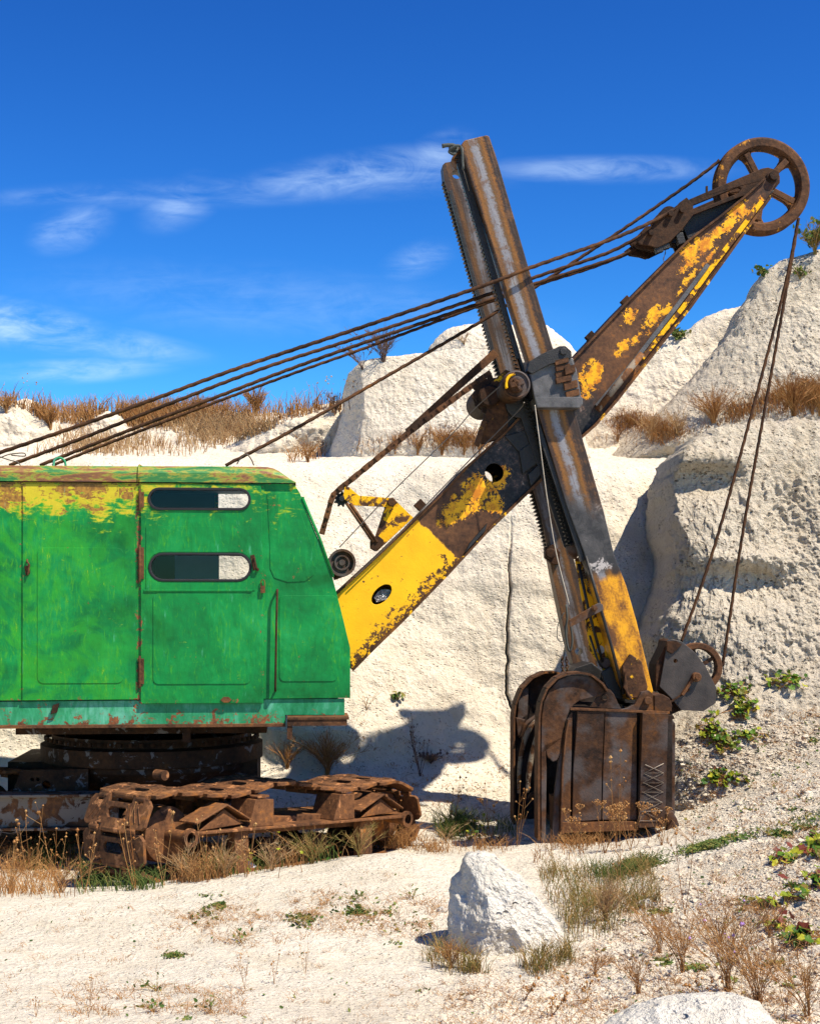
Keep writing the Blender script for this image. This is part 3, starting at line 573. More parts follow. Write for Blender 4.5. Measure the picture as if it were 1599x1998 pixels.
# far mounds on the left
for i, (ol, c, Y0, d) in enumerate([([(-260, 960), (-120, 850), (-30, 800), (20, 783), (60, 784), (88, 800), (125, 842), (165, 880), (190, 940), (0, 980)], (0, 880), 27, 1.0),
     ([(100, 900), (140, 850), (180, 812), (212, 799), (240, 812), (258, 840), (275, 900), (180, 930)], (200, 870), 28.5, .7), ([(240, 900), (280, 850), (330, 838), (360, 850), (400, 900), (320, 930)], (320, 880), 27.5, .5),
     ([(370, 930), (430, 884), (500, 850), (560, 815), (600, 800), (660, 785), (720, 790), (760, 930), (560, 960)], (580, 880), 25.8, .9), ([(380, 880), (420, 830), (450, 812), (500, 830), (560, 850), (480, 900)], (460, 860), 28, .5)]):
    terr.append(rock('chalk_mound', ol, c, Y0, d, 1.5, M['mound'], 60, 200, 2.2, (.10, .05, .02), (.9, 3, 9), 20+i, label='white chalk mound among the dry grass beyond the cab, number %s from the left' % ('first second third fourth fifth'.split()[i])))
def bvh_of(objs):
    V = []; Fs = []; b = 0
    for o in objs:
        me = o.data; n = len(me.vertices); co = np.empty(n*3); me.vertices.foreach_get('co', co); V += co.reshape(-1, 3).tolist()
        k = len(me.polygons); li = np.empty(len(me.loops), np.int32); me.loops.foreach_get('vertex_index', li)
        Fs += (li.reshape(-1, 4)+b).tolist(); b += n
    return BVHTree.FromPolygons(V, Fs)
BV = bvh_of(terr)
CAM = Vector((0, 0, CAMZ))
def hit(px, py):
    """where the sight line through a photo point meets the terrain"""
    d = Vector(((px-CX)/F, 1, (HZ-py)/F)).normalized(); r = BV.ray_cast(CAM, d)
    return (r[0], r[1]) if r[0] else (None, None)
def drop(x, y, z=9): 
    r = BV.ray_cast(Vector((x, y, z)), Vector((0, 0, -1))); return r[0] if r[0] else Vector((x, y, 0))

# --- boulders
terr2 = []
b1 = rock('boulder', [(872, 1868), (871, 1800), (876, 1720), (884, 1704), (893, 1690), (898, 1672), (910, 1659), (935, 1658), (962, 1663), (985, 1680), (1010, 1700), (1040, 1742), (1070, 1778), (1096, 1812), (1106, 1850), (1108, 1880), (1060, 1905), (960, 1915), (900, 1905)],
     (975, 1800), 9.75, .34, .4, M['boulder'], 120, 300, 2.4, (.035, .016, .006), (2.0, 6, 26), 31, .5, cuts=[(-.70, -.70, .10, .27), (.42, -.84, .34, .25), (-.05, -.80, .60, .34), (.1, -.99, -.12, .27)], kind='thing', label='large white boulder with a shaded left side standing in the weeds before the bucket', cat='boulder')
b2 = rock('boulder', [(1150, 2040), (1190, 2000), (1230, 1978), (1280, 1962), (1330, 1952), (1400, 1947), (1450, 1950), (1490, 1963), (1510, 1985), (1535, 2040), (1400, 2120), (1200, 2100)],
     (1350, 2030), 6.6, .3, .35, M['boulder'], 110, 280, 2.2, (.02, .010, .004), (2.6, 9, 30), 37, .4, kind='thing', label='white rock rising into the frame at the bottom right corner', cat='boulder')

# ============================================================ THE EXCAVATOR
root = bpy.data.objects.new('power_shovel', None); COL.objects.link(root); root.location = MF.O; root.rotation_euler = (0, 0, MF.yaw)
tag(root, 'old cable shovel excavator with scuffed green cab, rusty yellow boom and brown bucket', 'excavator')
W3 = 3.0
XL = q2(-420, 1100)[0]      # rear of the house, outside the frame
# ---- side wall with window openings and front profile
side = [(XL, q2(0, 1368)[1]), *Q([(512, 1364), (683, 1362), (683, 1265), (666, 1195), (648, 1125), (622, 1055), (595, 990), (585, 962), (573, 944)]), (XL, q2(0, 941)[1])]
w_up = capsule(389, 974, 98, 19.5, 0); w_lo = capsule(390.5, 1107, 98, 25.5, 0)
body = MB(); body.plate(side, 0, .03, [w_up, w_lo])
# far wall: openings a little ahead so one sees through
fw = [(x, z+(.13 if z > 3.4 else 0)) for x, z in side]; fw[-1] = (XL, fw[-2][1])
def farslot(px0, px1, py0, py1): return [q2(px0, py1, W3), q2(px1, py1, W3), q2(px1, py0, W3), q2(px0, py0, W3)]
body.plate(fw, W3-.03, W3, [farslot(426, 500, 964, 1003), farslot(426, 506, 1076, 1145)])
zt = q2(300, 941)[1]; zb = q2(300, 1367)[1]
fp = Q([(683, 1362), (683, 1265), (648, 1125), (595, 990), (573, 944)])
for (xa, za), (xb, zb_) in zip(fp[:-1], fp[1:]):
    if za > q2(0, 1125)[1]-.02 and zb_ < q2(0, 985)[1]+.3 and False: continue
    body.bar((xa-.02, W3/2, za), (xb-.02, W3/2, zb_), .03, W3-.06, up=(0, 1, 0)) if False else body.add([(xa-.03, .031, za), (xb-.03, .031, zb_), (xb-.03, W3-.031, zb_), (xa-.03, W3-.031, za), (xa-.002, .031, za), (xb-.002, .031, zb_), (xb-.002, W3-.031, zb_), (xa-.002, W3-.031, za)],
        [(0, 1, 2, 3), (7, 6, 5, 4), (0, 4, 5, 1), (1, 5, 6, 2), (2, 6, 7, 3), (3, 7, 4, 0)])
body.box(XL, XL+.03, .031, W3-.031, zb, zt)
cab = body.build('cab_body', M['green'], root, .006)
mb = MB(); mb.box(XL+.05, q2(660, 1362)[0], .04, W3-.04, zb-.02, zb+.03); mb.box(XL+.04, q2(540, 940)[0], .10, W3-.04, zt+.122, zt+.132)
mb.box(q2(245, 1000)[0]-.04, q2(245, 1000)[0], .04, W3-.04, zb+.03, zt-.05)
mb.box(XL+.05, q2(419, 1100, W3)[0], W3-.06, W3-.035, zb+.04, zt+.12); mb.box(q2(512, 1100, W3)[0], q2(520, 1100, W3)[0]+.3, W3-.06, W3-.035, zb+.04, zt-.3); mb.build('cab_lining', M['inside'], cab)  # dark sheet covers the green far wall seen through the windows
mb = MB(); mb.box(q2(341, 1110, 1.7)[0], q2(427, 1110, 1.7)[0], 1.7, 1.74, zb+.03, q2(400, 1050, 1.7)[1]); mb.build('inner_panel', M['paleb'], cab)  # plain panel in the unlit cab; bright colour stands in for missing light
# front window frame seen edge on
mb = MB(); fl = [(q2(x, y)[0]+.002, q2(x, y)[1]) for x, y in ((590, 972), (622, 1048), (648, 1122))]
mb.tube([(x, .0, z) for x, z in fl], .014, 8); mb.tube([(x, 1.0, z) for x, z in fl], .012, 8); mb.bar((fl[0][0], 0, fl[0][1]), (fl[0][0], 1.0, fl[0][1]), .03, .03); mb.bar((fl[2][0], 0, fl[2][1]), (fl[2][0], 1.0, fl[2][1]), .03, .03)
mb.build('front_window_frame', M['green'], cab)
# roof
rf = MB(); xs = [XL-.02]+[q2(p, 920)[0] for p in (0, 120, 269)]+[q2(272, 920)[0]]+[q2(p, 920)[0] for p in (400, 500, 521, 533, 545, 557, 568, 577)]
tops = [909]*4+[908.5]+[908, 908, 908.5, 911, 917, 925.5, 933, 938.5]
def rsec(x, ty, px_=300):
    z0 = q2(px_, 941)[1]; zt_ = q2(px_, ty)[1]; h = zt_-z0
    return [(x, -.035, z0), (x, -.035, z0+h*.55), (x, -.01, z0+h*.85), (x, .06, z0+h), (x, .5, z0+h*1.06), (x, W3/2, z0+h*1.1), (x, W3-.5, z0+h*1.06), (x, W3-.06, z0+h), (x, W3+.01, z0+h*.93), (x, W3+.035, z0+h*.86), (x, W3+.035, z0+h*.80)]
secs = [rsec(x, t) for x, t in zip(xs, tops)]; vs = [p for s0 in secs for p in s0]; n = 11
rf.add(vs, [(i*n+k, i*n+k+1, (i+1)*n+k+1, (i+1)*n+k) for i in range(len(secs)-1) for k in range(n-1)]+[tuple(range(n)), tuple((len(secs)-1)*n+k for k in range(n))[::-1]])
rf.build('roof', M['roof'], cab, 0)
mb = MB(); x = q2(271, 920)[0]; s0 = rsec(x, 907.5); mb.tube([(a_, b_-(.004 if b_ < 0 else 0), c_+.003) for a_, b_, c_ in s0], .012, 6); mb.build('roof_seam', M['roof'], cab)
mb = MB(); mb.tube(spline([(q2(94, 0)[0], .3, q2(94, 912, .3)[1]), (q2(96, 0)[0], .3, q2(96, 898, .3)[1]), (q2(106, 0)[0], .3, q2(106, 893, .3)[1]), (q2(116, 0)[0], .3, q2(116, 899, .3)[1]), (q2(119, 0)[0], .3, q2(119, 912, .3)[1])], 16), .012, 8)
mb.build('roof_eyelet', M['teal'], cab)
mb = MB(); mb.tube(spline([q(462, 906, .9), q(468, 896, .9), q(480, 886, .9), q(490, 896, .9), q(495, 908, .9)], 14), .007, 6); mb.build('loose_wire', M['wire'], cab); mb = MB(); mb.tube(spline([q(0, 893, .5), q(20, 886, .5), q(46, 884, .5), q(48, 890, .5), q(22, 888, .5)], 16), .006, 6)
mb.build('loose_wire', M['wire'], cab); mb = MB(); mb.tube(spline([q(-4, 890, .5), q(20, 898, .5), q(35, 902, .5), q(42, 912, .5)], 12), .006, 6); mb.build('loose_wire', M['wire'], cab)
# embossed panels on the side
mb = MB(); mb.plate(rrect(545, 1162, 658, 1330, 0, .05), -.007, 0)
mb.plate(Q([(521, 963), (540, 960), (575, 961), (590, 1010), (604, 1048), (616, 1090), (612, 1122), (596, 1134), (560, 1136), (535, 1128), (527, 1110), (526, 1060)]), -.006, 0)
mb.build('pressed_panel', M['green'], cab, .005)
mb = MB(); mb.plate([(q2(683, 0)[0]-.002, 0)]*0+Q([(509, 946), (516, 946), (516, 1364), (509, 1364)]), -.008, 0); mb.build('door_post', M['green'], cab, .003)
# handrail
mb = MB(); hr = [q(541, 1151, 0), q(541, 1151, -.05), q(540.5, 1158, -.065), q(538.5, 1250, -.065), q(537, 1340, -.065), q(537, 1348, -.05), q(537, 1348, 0)]
mb.tube(hr, .011, 10); mb.build('handrail', M['rustd'], cab)
# ---- rear side panels (rear engine door and the one partly out of frame)
mb = MB(); mb.plate(Q([(45, 944), (269, 945), (269, 1365), (44, 1367)]), -.014, 0); sp = mb.build('engine_panel', M['green'], root, .004)
mb = MB(); mb.plate(rrect(73, 1069, 241, 1334, -.014, .06), -.02, -.014); mb.build('pressed_panel', M['green'], sp, .0045)
mb = MB(); mb.tube([q(53, 1092, -.02), q(53, 1096, -.05), q(57, 1102, -.05), q(54, 1122, -.04)], .01, 8); mb.plate(Q([(48, 1106), (56, 1102), (59, 1118), (51, 1124)], -.014), -.03, -.014); mb.build('handle', M['rust'], sp, .002)
mb = MB(); mb.plate([(XL+.02, q2(0, 1367)[1]), q2(40, 1367), q2(41, 944), (XL+.02, q2(0, 944)[1])], -.010, 0); mb.build('engine_panel', M['green'], root, .004)
# ---- operator's door
door = MB(); door.plate(Q([(275, 944), (509, 946), (512, 1000), (514, 1372), (275, 1373)]), -.022, 0, [w_up, w_lo]); dr = door.build('door', M['green'], root, .004)
mb = MB(); mb.plate(rrect(299, 1158, 488, 1335, -.022, .05), -.029, -.022)
o_ = rrect(285, 1028, 498, 1152, -.022, .008); h_ = offset_loop(w_lo, .022); mb.plate(o_, -.028, -.022, [h_]); mb.build('pressed_panel', M['green'], dr, .005)
for w_ in (w_up, w_lo):
    mb = MB(); mb.plate(offset_loop(w_, .013), -.034, .02, [offset_loop(w_, -.012)]); wf = mb.build('window_frame', M['rubber'], dr, .006)
    mb = MB(); mb.plate(offset_loop(w_, -.012), -.006, -.002); mb.build('window_pane', M['glass'], dr)
mb = MB(); mb.tube([q(496, 1088, -.03), q(496, 1090, -.06), q(499, 1108, -.06), q(503, 1112, -.05)], .011, 8); mb.plate(Q([(488, 1084), (496, 1082), (502, 1108), (494, 1114)], -.022), -.034, -.022); mb.cyl(q2(502, 1111, -.05), .016, -.06, -.022, 12); mb.build('door_handle', M['rustd'], dr, .002)
mb = MB(); mb.plate(rrect(508, 1143, 517, 1157, -.05, .006), -.05, -.028); mb.tube(spline([q(509, 1145, -.04), q(509, 1135, -.04), q(512.5, 1131, -.04), q(516, 1135, -.04), q(516, 1145, -.04)], 12), .005, 6); mb.build('padlock', M['yrust'], dr, .002)
for (y0, y1) in ((1068, 1130), (960, 990), (1285, 1335)):
    mb = MB(); mb.plate(Q([(270, y0), (281, y0), (281, y1), (270, y1)], -.02), -.034, -.012); mb.tube([q(272.5, y0-5, -.034), q(272.5, y1+5, -.034)], .012, 8); mb.build('hinge', M['rust'], dr, .002)
mb = MB(); mb.plate(Q([(281, 1150), (492, 1150), (492, 1154), (281, 1154)], -.022), -.034, -.022); mb.build('drip_strip', M['green'], dr, .002)
mb = MB(); mb.plate(Q([(430, 1366), (436, 1360), (446, 1360), (452, 1366), (446, 1371), (436, 1371)], -.022), -.032, -.022); mb.build('door_stop', M['rust'], dr, .002)
# ---- sill beam and step
mb = MB(); zs0 = q2(300, 1369.5)[1]; zs1 = q2(300, 1413)[1]
mb.plate([(XL, zs0), *Q([(672, 1363.5), (672, 1396), (556, 1396), (556, 1414)]), (XL, zs1)], .02, .07); mb.plate([(XL, zs0), *Q([(660, 1366), (640, 1390), (556, 1396), (556, 1414)]), (XL, zs1)], W3-.07, W3-.02)
sl = mb.build('sill_beam', M['teal'], root, .004)
mb = MB(); mb.box(XL, q2(556, 1400)[0], -.005, W3+.005, zs1-.035, zs1-.002); mb.build('lower_flange', M['rust'], sl, .003)
mb = MB(); mb.plate(Q([(104, 1376), (116, 1372), (112, 1390), (100, 1394)], .02), -.02, .02); mb.build('towing_lug', M['rustd'], sl, .003)
mb = MB(); x0, z0 = q2(560, 1395, -.06); x1, z1 = q2(680, 1416, -.06); mb.box(x0, x1, -.20, .35, z1+.07, z1+.095); mb.box(x0, x1-.02, -.19, -.15, z1+.01, z1+.0695); mb.box(x0, x0+.05, -.18, .3, z1-.12, z1+.0695); mb.box(x1-.5, x1-.02, .3, .36, z1-.02, z1+.068)
mb.build('step', M['rust'], root, .003)
# ---- turntable and undercarriage (in the shade of the house)
mb = MB(); zz = lambda py, c=.9: q2(300, py, c)[1]
xa, xb = q2(30, 1440, .5)[0], q2(520, 1440, .5)[0]
mb.box(xa, xb, .5, 2.6, zz(1432, .5), zz(1416, .5)-.02); mb.plate(Q([(355, 1420), (372, 1420), (371, 1449), (356, 1449)], .3), .3, .36)
mb.build('revolving_deck', M['frame'], root, .005)
mb = MB(); cxr = (q2(48, 1470, .9)[0]+q2(508, 1470, .9)[0])/2; rr_ = (q2(508, 1470, .9)[0]-q2(48, 1470, .9)[0])/2
mb.lathe((cxr, 1.9, zz(1500, .9)), [(rr_*.8, -.2), (rr_*.93, -.05), (rr_*.93, .0), (rr_, .02), (rr_, .19), (rr_*.9, .21), (rr_*.9, .30)], 64, 'Z')
for k in range(64):
    t = 2*math.pi*k/64; mb.lathe((cxr+rr_*.95*math.cos(t), 1.9+rr_*.95*math.sin(t), zz(1462, .9)+.03), [(.022, 0), (.022, .04), (.001, .04)], 8, 'Z')
mb.build('turntable', M['frame'], root)
mb = MB()
mb.plate(Q([(40, 1505), (172, 1500), (172, 1556), (20, 1556)], .85), .85, .95, [circ(90, 1532, .045, .85, 14), circ(74, 1521, .02, .85, 10), circ(63, 1521, .02, .85, 10)])
mb.plate(Q([(205, 1495), (330, 1495), (330, 1560), (195, 1560)], 1.0), 1.0, 1.1, [circ(228, 1522, .055, 1.0, 14)]); mb.box(q2(0, 1500, 1)[0], q2(500, 1500, 1)[0], 1.4, 2.8, zz(1570), zz(1495))
mb.build('undercarriage_box', M['frame'], root, .008)
mb = MB(); z1_, z0_ = q2(90, 1556, .55)[1], q2(90, 1614, .55)[1]; xl, xr_ = q2(-300, 1580, .55)[0], q2(230, 1580, .55)[0]
mb.box(xl, xr_, .58, .64, z0_, z1_); mb.box(xl, xr_, .50, .80, z0_-.03, z0_-.002); mb.box(xl, xr_, .52, .80, z1_+.002, z1_+.03); mb.build('cross_beam', M['beam'], root, .006)

# ---- crawlers
TF = Frame(-2.42, 13.3, .19, R(51)); TL = 3.14; TILT = -.19/TL
def shoe_mesh(w=.84, p=.335):
    s = MB(); t = .035; hw = w/2
    # outline across the width (x) and along travel (z), as slab in x-z then reoriented
    o = [(-hw, -.10), (-hw+.03, -.13), (-hw+.10, -.13), (-hw+.10, -.165), (-hw+.19, -.165), (-hw+.19, -.11), (-hw+.25, -.11), (-hw+.25, -.175), (hw-.25, -.175), (hw-.25, -.11), (hw-.19, -.11), (hw-.19, -.165), (hw-.10, -.165), (hw-.10, -.13), (hw-.03, -.13), (hw, -.10),
         (hw, .10), (hw-.05, .15), (hw-.11, .155), (hw-.11, .10), (hw-.18, .10), (hw-.18, .16), (hw-.26, .16), (hw-.26, .10), (-hw+.26, .10), (-hw+.26, .16), (-hw+.18, .16), (-hw+.18, .10), (-hw+.11, .10), (-hw+.11, .155), (-hw+.05, .15), (-hw, .10)]
    hole = [(-.13, -.02), (-.10, -.05), (.10, -.05), (.13, -.02), (.13, .02), (.10, .05), (-.10, .05), (-.13, .02)]
    s.plate(o, 0, t, [hole]); s.box(-.14, .14, -.055, -.002, -.085, -.06); s.box(-.14, .14, -.04, -.002, .06, .085)
    for sg in (-1, 1):
        for zc_ in (-.15, .145):
            s.tube([(sg*(hw-.10), .018, zc_), (sg*(hw-.22), .018, zc_)], .026, 8); 
        for k in range(3): s.bar((sg*(hw-.06-.07*k), t+.003, -.08), (sg*(hw-.15-.05*k), t+.003, .07), .012, .01, up=(0, 1, 0))
    s.tube([(-.13, .012, -.155), (.13, .012, -.155)], .028, 10)
    return s
def _belt():
    """closed belt centre line seen from the outer side, starting on top near the first idler"""
    L = TL; top = []
    for k in range(21):
        x = .05+(L-.05)*k/20; t = k/20; top.append((x, .37+.05*math.exp(-((t-.45)/.10)**2)-.05*math.exp(-((t-.20)/.10)**2)-.06*math.exp(-((t-.74)/.12)**2)))
    far = [(L+.36*math.cos(R(a)), .36*math.sin(R(a))) for a in range(75, -91, -15)]
    bot = [(L-(L-.05)*k/10, -.38) for k in range(1, 11)]
    nr = [(-.16, -.40), (-.30, -.36), (-.38, -.24), (-.395, -.05), (-.38, .12), (-.34, .24), (-.24, .34), (-.10, .385)]
    return top+far+bot+nr
_bp = _belt(); _bp = _bp+[_bp[0]]; _bs = [0]
for (x0, z0), (x1, z1) in zip(_bp[:-1], _bp[1:]): _bs.append(_bs[-1]+math.hypot(x1-x0, z1-z0))
BELT = _bs[-1]
def loop_pt(s_):
    s_ %= BELT; i = max(k for k in range(len(_bs)-1) if _bs[k] <= s_+1e-9); t = (s_-_bs[i])/(_bs[i+1]-_bs[i]); return _bp[i][0]+(_bp[i+1][0]-_bp[i][0])*t, _bp[i][1]+(_bp[i+1][1]-_bp[i][1])*t, 0
def crawler():
    inv = MF.mat.inverted()
    fr = MB(); out = -.44          # outer side plane (towards the camera), belt is 0.84 wide about y=0
    def T2(px, py, c=out-.03): v = TF.q(px, py, c); return (v.x, v.z)
    def TP(pts, c=out-.03): return [T2(x, y, c) for x, y in pts]
    # longitudinal frame with boxes and gables
    def ln(x): return TILT*x
    fr.plate([(.25, -.05), (TL-.25, -.05+ln(TL)), (TL-.25, .10+ln(TL)), (.25, .10)], -.33, .33)
    fr.plate([(.05, .02), (TL-.05, .02+ln(TL)), (TL-.05, .045+ln(TL)), (.05, .045)], -.56, -.331)
    for x0, x1 in ((.78, 1.12), (1.98, 2.3)):
        fr.plate([(x0, .046+ln(x0)), (x1, .046+ln(x1)), (x1, .30+ln(x1)), (x0+.10, .30+ln(x0))], -.52, -.20); fr.box(x0+.14, x1-.04, -.50, -.25, .302+ln(x0), .325+ln(x0))
    fr.box(.62, .80, -.50, -.40, -.42, .015); fr.box(2.42, 2.60, -.50, -.40, -.42+ln(2.6), .015+ln(2.6))
    for x0 in (.12, 2.38):
        z0 = .046+ln(x0); fr.plate([(x0+.06, z0), (x0+.62, z0), (x0+.36, z0+.17)], -.50, -.47)
        rid = (x0+.36, z0+.20)
        for (ax, az) in ((x0-.02, z0+.07), (x0+.68, z0+.02)):
            fr.add([(ax, -.55, az), (ax, -.30, az), (rid[0], -.30, rid[1]), (rid[0], -.55, rid[1]), (ax, -.55, az+.02), (ax, -.30, az+.02), (rid[0], -.30, rid[1]+.02), (rid[0], -.55, rid[1]+.02)], [(0, 1, 2, 3), (7, 6, 5, 4), (0, 4, 5, 1), (1, 5, 6, 2), (2, 6, 7, 3), (3, 7, 4, 0)])
    o = fr.build('crawler_track', M['track'], root, .006); o.matrix_basis = inv @ TF.mat
    proto = None; per = BELT; ns = 28
    for k in range(ns):
        x0_, z0_, _ = loop_pt(per*(k+.45)/ns-.13); x2, z2, _ = loop_pt(per*(k+.45)/ns+.13); tx, tz = x2-x0_, z2-z0_; x, z = (x0_+x2)/2, (z0_+z2)/2; xm_, zm_, _ = loop_pt(per*(k+.45)/ns); x, z = x*.4+xm_*.6, z*.4+zm_*.6
        if proto is None: c = shoe_mesh().build('track_shoe', M['track'], o, .009); proto = c
        else: c = proto.copy(); COL.objects.link(c); c.parent = o
        nrm = Vector((-tz, 0, tx)).normalized(); tv = Vector((tx, 0, tz)).normalized()
        # local shoe axes: X = width (frame y), Y = outward normal, Z = travel
        mt = Matrix(((0, nrm.x, tv.x, x), (1, 0, 0, 0), (0, nrm.z, tv.z, z+TILT*x), (0, 0, 0, 1)))
        if mt.to_3x3().determinant() < 0: mt = Matrix(((0, nrm.x, -tv.x, x), (1, 0, 0, 0), (0, nrm.z, -tv.z, z+TILT*x), (0, 0, 0, 1)))
        c.matrix_basis = mt @ Matrix.Rotation(R(random.uniform(-2, 2)), 4, 'X')
    for x in (0.02, TL-.02):
        w = MB(); w.lathe((x, -.2, TILT*x), [(.05, -.36), (.085, -.36), (.085, -.32), (.06, -.31), (.06, -.06), (.20, -.05), (.26, -.03), (.26, .36), (.20, .38), (.05, .40)], 28); w.build('idler_wheel', M['track'], o)
    for k in range(4):
        x = .55+k*.76; w = MB(); w.lathe((x, -.25, -.22+TILT*x), [(.03, -.02), (.11, 0), (.11, .12), (.08, .14), (.08, .36), (.11, .38), (.11, .5), (.03, .52)], 20); w.build('roller', M['rustd'], o)
    w = MB(); w.lathe((.42, .30, .47), [(.001, -.05), (.05, -.05), (.05, .08), (.001, .08)], 16); w.build('carrier_pin', M['track'], o)
    return o
crl = crawler()
def copy_tree(o, parent=None):
    c = o.copy(); COL.objects.link(c); c.parent = parent
    for ch in list(o.children): copy_tree(ch, c)
    return c
c2 = copy_tree(crl, root); c2.location = c2.location + (MF.mat.to_3x3().inverted() @ (TF.ey*2.75))

# ---- boom
cB0, cB1 = 1.05, 1.95
bu = [(640, 1176), (738, 1086), (803, 1024), (861, 968), (913, 912), (981, 852), (1058, 770), (1120, 702), (1227, 588), (1300, 514), (1342, 472), (1400, 428), (1455, 384), (1492, 350)]
bl_ = [(1516, 352), (1500, 382), (1460, 436), (1424, 486), (1390, 533), (1342, 600), (1250, 716), (1200, 780), (1158, 828), (1108, 872), (1053, 934), (947, 1036), (873, 1116), (780, 1212), (728, 1262), (685, 1306), (672, 1250)]
hole1 = [q2(744+24*math.cos(t)*.72-14*math.sin(t)*.7, 1160-24*math.cos(t)*.72-14*math.sin(t)*.7, cB0) for t in [2*math.pi*k/20 for k in range(20)]][::-1]
hole2 = circ(964, 922, .10, cB0, 22)
for side_, c0, c1 in (('n', cB0, cB0+.03), ('f', cB1-.03, cB1)):
    pass
bp = Q(bu+bl_, cB0); boom = MB()
boom.plate(bp, cB0, cB0+.03, [hole1, hole2]); boom.plate(bp, cB1-.03, cB1, [hole2])
bmn = boom.build('boom', M['boom'], root, .004)
def strip_along(mb, pts, c0, c1, th, inward):
    """plate of thickness th following a polyline in x-z, spanning c0..c1"""
    for (a_, b_) in zip(pts[:-1], pts[1:]):
        A = Vector((a_[0], 0, a_[1])); B = Vector((b_[0], 0, b_[1])); d = (B-A).normalized(); nn = Vector((-d.z, 0, d.x))*inward*th
        vs = []
        for c in (c0, c1): vs += [(A.x, c, A.z), (B.x, c, B.z), (B.x+nn.x, c, B.z+nn.z), (A.x+nn.x, c, A.z+nn.z)]
        mb.add(vs, [(0, 1, 2, 3), (7, 6, 5, 4), (0, 4, 5, 1), (1, 5, 6, 2), (2, 6, 7, 3), (3, 7, 4, 0)])
mb = MB(); fo = q(746, 1162, cB0+.05); pts_ = []
for a_ in range(14):
    t = 2*math.pi*a_/14; pts_.append((fo.x+.10*math.cos(t)*random.uniform(.7, 1.1), fo.z+.08*math.sin(t)*random.uniform(.7, 1.1)))
mb.plate(pts_, cB0+.06, cB0+.12); fo_ = mb.build('crumpled_foil', M['foil'], bmn, .015, jit=.06)
top = Q(bu, cB0); low = Q(bl_[1:-1], cB0)
mb = MB(); strip_along(mb, top, cB0-.035, cB1+.035, .022, 1); mb.build('top_flange', M['rust'], bmn)
mb = MB(); strip_along(mb, low, cB0-.05, cB1+.05, .028, 1); mb.build('bottom_flange', M['yrust'], bmn)
mb = MB(); lo2 = Q([(1488, 396), (1452, 444), (1384, 533), (1332, 606), (1255, 702)], cB0); strip_along(mb, lo2, cB0-.03, cB0-.002, .05, -1); mb.build('edge_angle', M['yellowchip'], bmn, .003)
mb = MB(); strip_along(mb, Q([(1382, 520), (1318, 605), (1235, 712), (1165, 796)], cB0), cB0-.05, cB0-.002, .045, -1); mb.build('edge_angle', M['steel'], bmn, .003)
mb = MB(); mb.tube([q(1252, 690, cB0-.09), q(1165, 800, cB0-.09)], .035, 12); mb.build('stiffener_pipe', M['beam'], bmn)
for (x, y) in ((1222, 588), (1153, 657), (820, 985)):
    mb = MB(); v = q(x, y, 1.25); mb.bar(v+Vector((-.045, 0, -.04)), v+Vector((.03, 0, .035)), .09, .06, up=(0, 1, 0)); mb.bar(v+Vector((-.02, .1, -.05)), v+Vector((.05, .1, .02)), .05, .03, up=(0, 1, 0)); mb.build('rope_guide', M['rustd'], bmn, .006)
# tip lumps on the lower boom joint
mb = MB(); mb.plate(Q([(1030, 925), (1053, 903), (1055, 925), (1035, 948)], .98), .98, cB0); mb.plate(Q([(1012, 880), (1040, 860), (1053, 900), (1020, 925)], 1.0), 1.0, cB0-.001); mb.build('joint_plate', M['grease'], bmn, .008, jit=.012); mb = MB(); mb.plate(Q([(985, 850), (1028, 838), (1045, 868), (1012, 882)], 1.02), 1.02, cB0-.001)
mb.build('joint_plate', M['grease'], bmn, .008, jit=.012); mb = MB(); mb.plate(Q([(915, 1060), (950, 1020), (945, 1036), (905, 1080)], 1.0), .98, cB0-.001); mb.build('joint_plate', M['grease'], bmn, .008, jit=.012)
# yellow A bracket with lever and rods
for c in (1.12, 1.62):
    mb = MB(); mb.plate(Q([(754, 985), (756, 974), (766, 970), (775, 980), (806, 1010), (735, 1076), (729, 1055), (748, 996)], c), c, c+.03); bk = mb.build('lever_bracket', M['yellowchip'], root, .004)
    if c < 1.3:
        m2 = MB(); m2.plate(Q([(672, 950), (680, 950), (700, 967), (766, 972), (769, 990), (690, 986), (668, 972)], c-.04), c-.045, c-.01); m2.build('lever', M['yellowchip'], bk, .004)
        m2 = MB(); m2.cyl(q2(763, 981, c), .045, c-.10, c+.56, 20, .008); m2.build('pivot_pin', M['rustd'], bk)
        for dx_ in (0, 7):
            m2 = MB(); m2.tube([q(676+dx_, 982, c-.06), q(728+dx_, 1058, c-.06)], .017, 8); m2.build('rod', M['rust'], bk)
        m2 = MB(); m2.plate(Q([(722, 1056), (735, 1044), (748, 1054), (744, 1066), (733, 1076), (722, 1070)], c-.02), c-.06, c+.05); m2.build('foot', M['rustd'], bk, .005)
        m2 = MB()
        cx_, cz_ = q2(666, 974, c+.05); teeth = []
        for k in range(36): rr__ = .085 if k % 4 < 2 else .062; teeth.append((cx_+rr__*math.cos(2*math.pi*k/36), cz_+rr__*math.sin(2*math.pi*k/36)))
        m2.plate(teeth, c+.03, c+.08); m2.cyl((cx_, cz_), .03, c-.05, c+.2, 14); m2.build('sprocket', M['grease'], bk, .003)
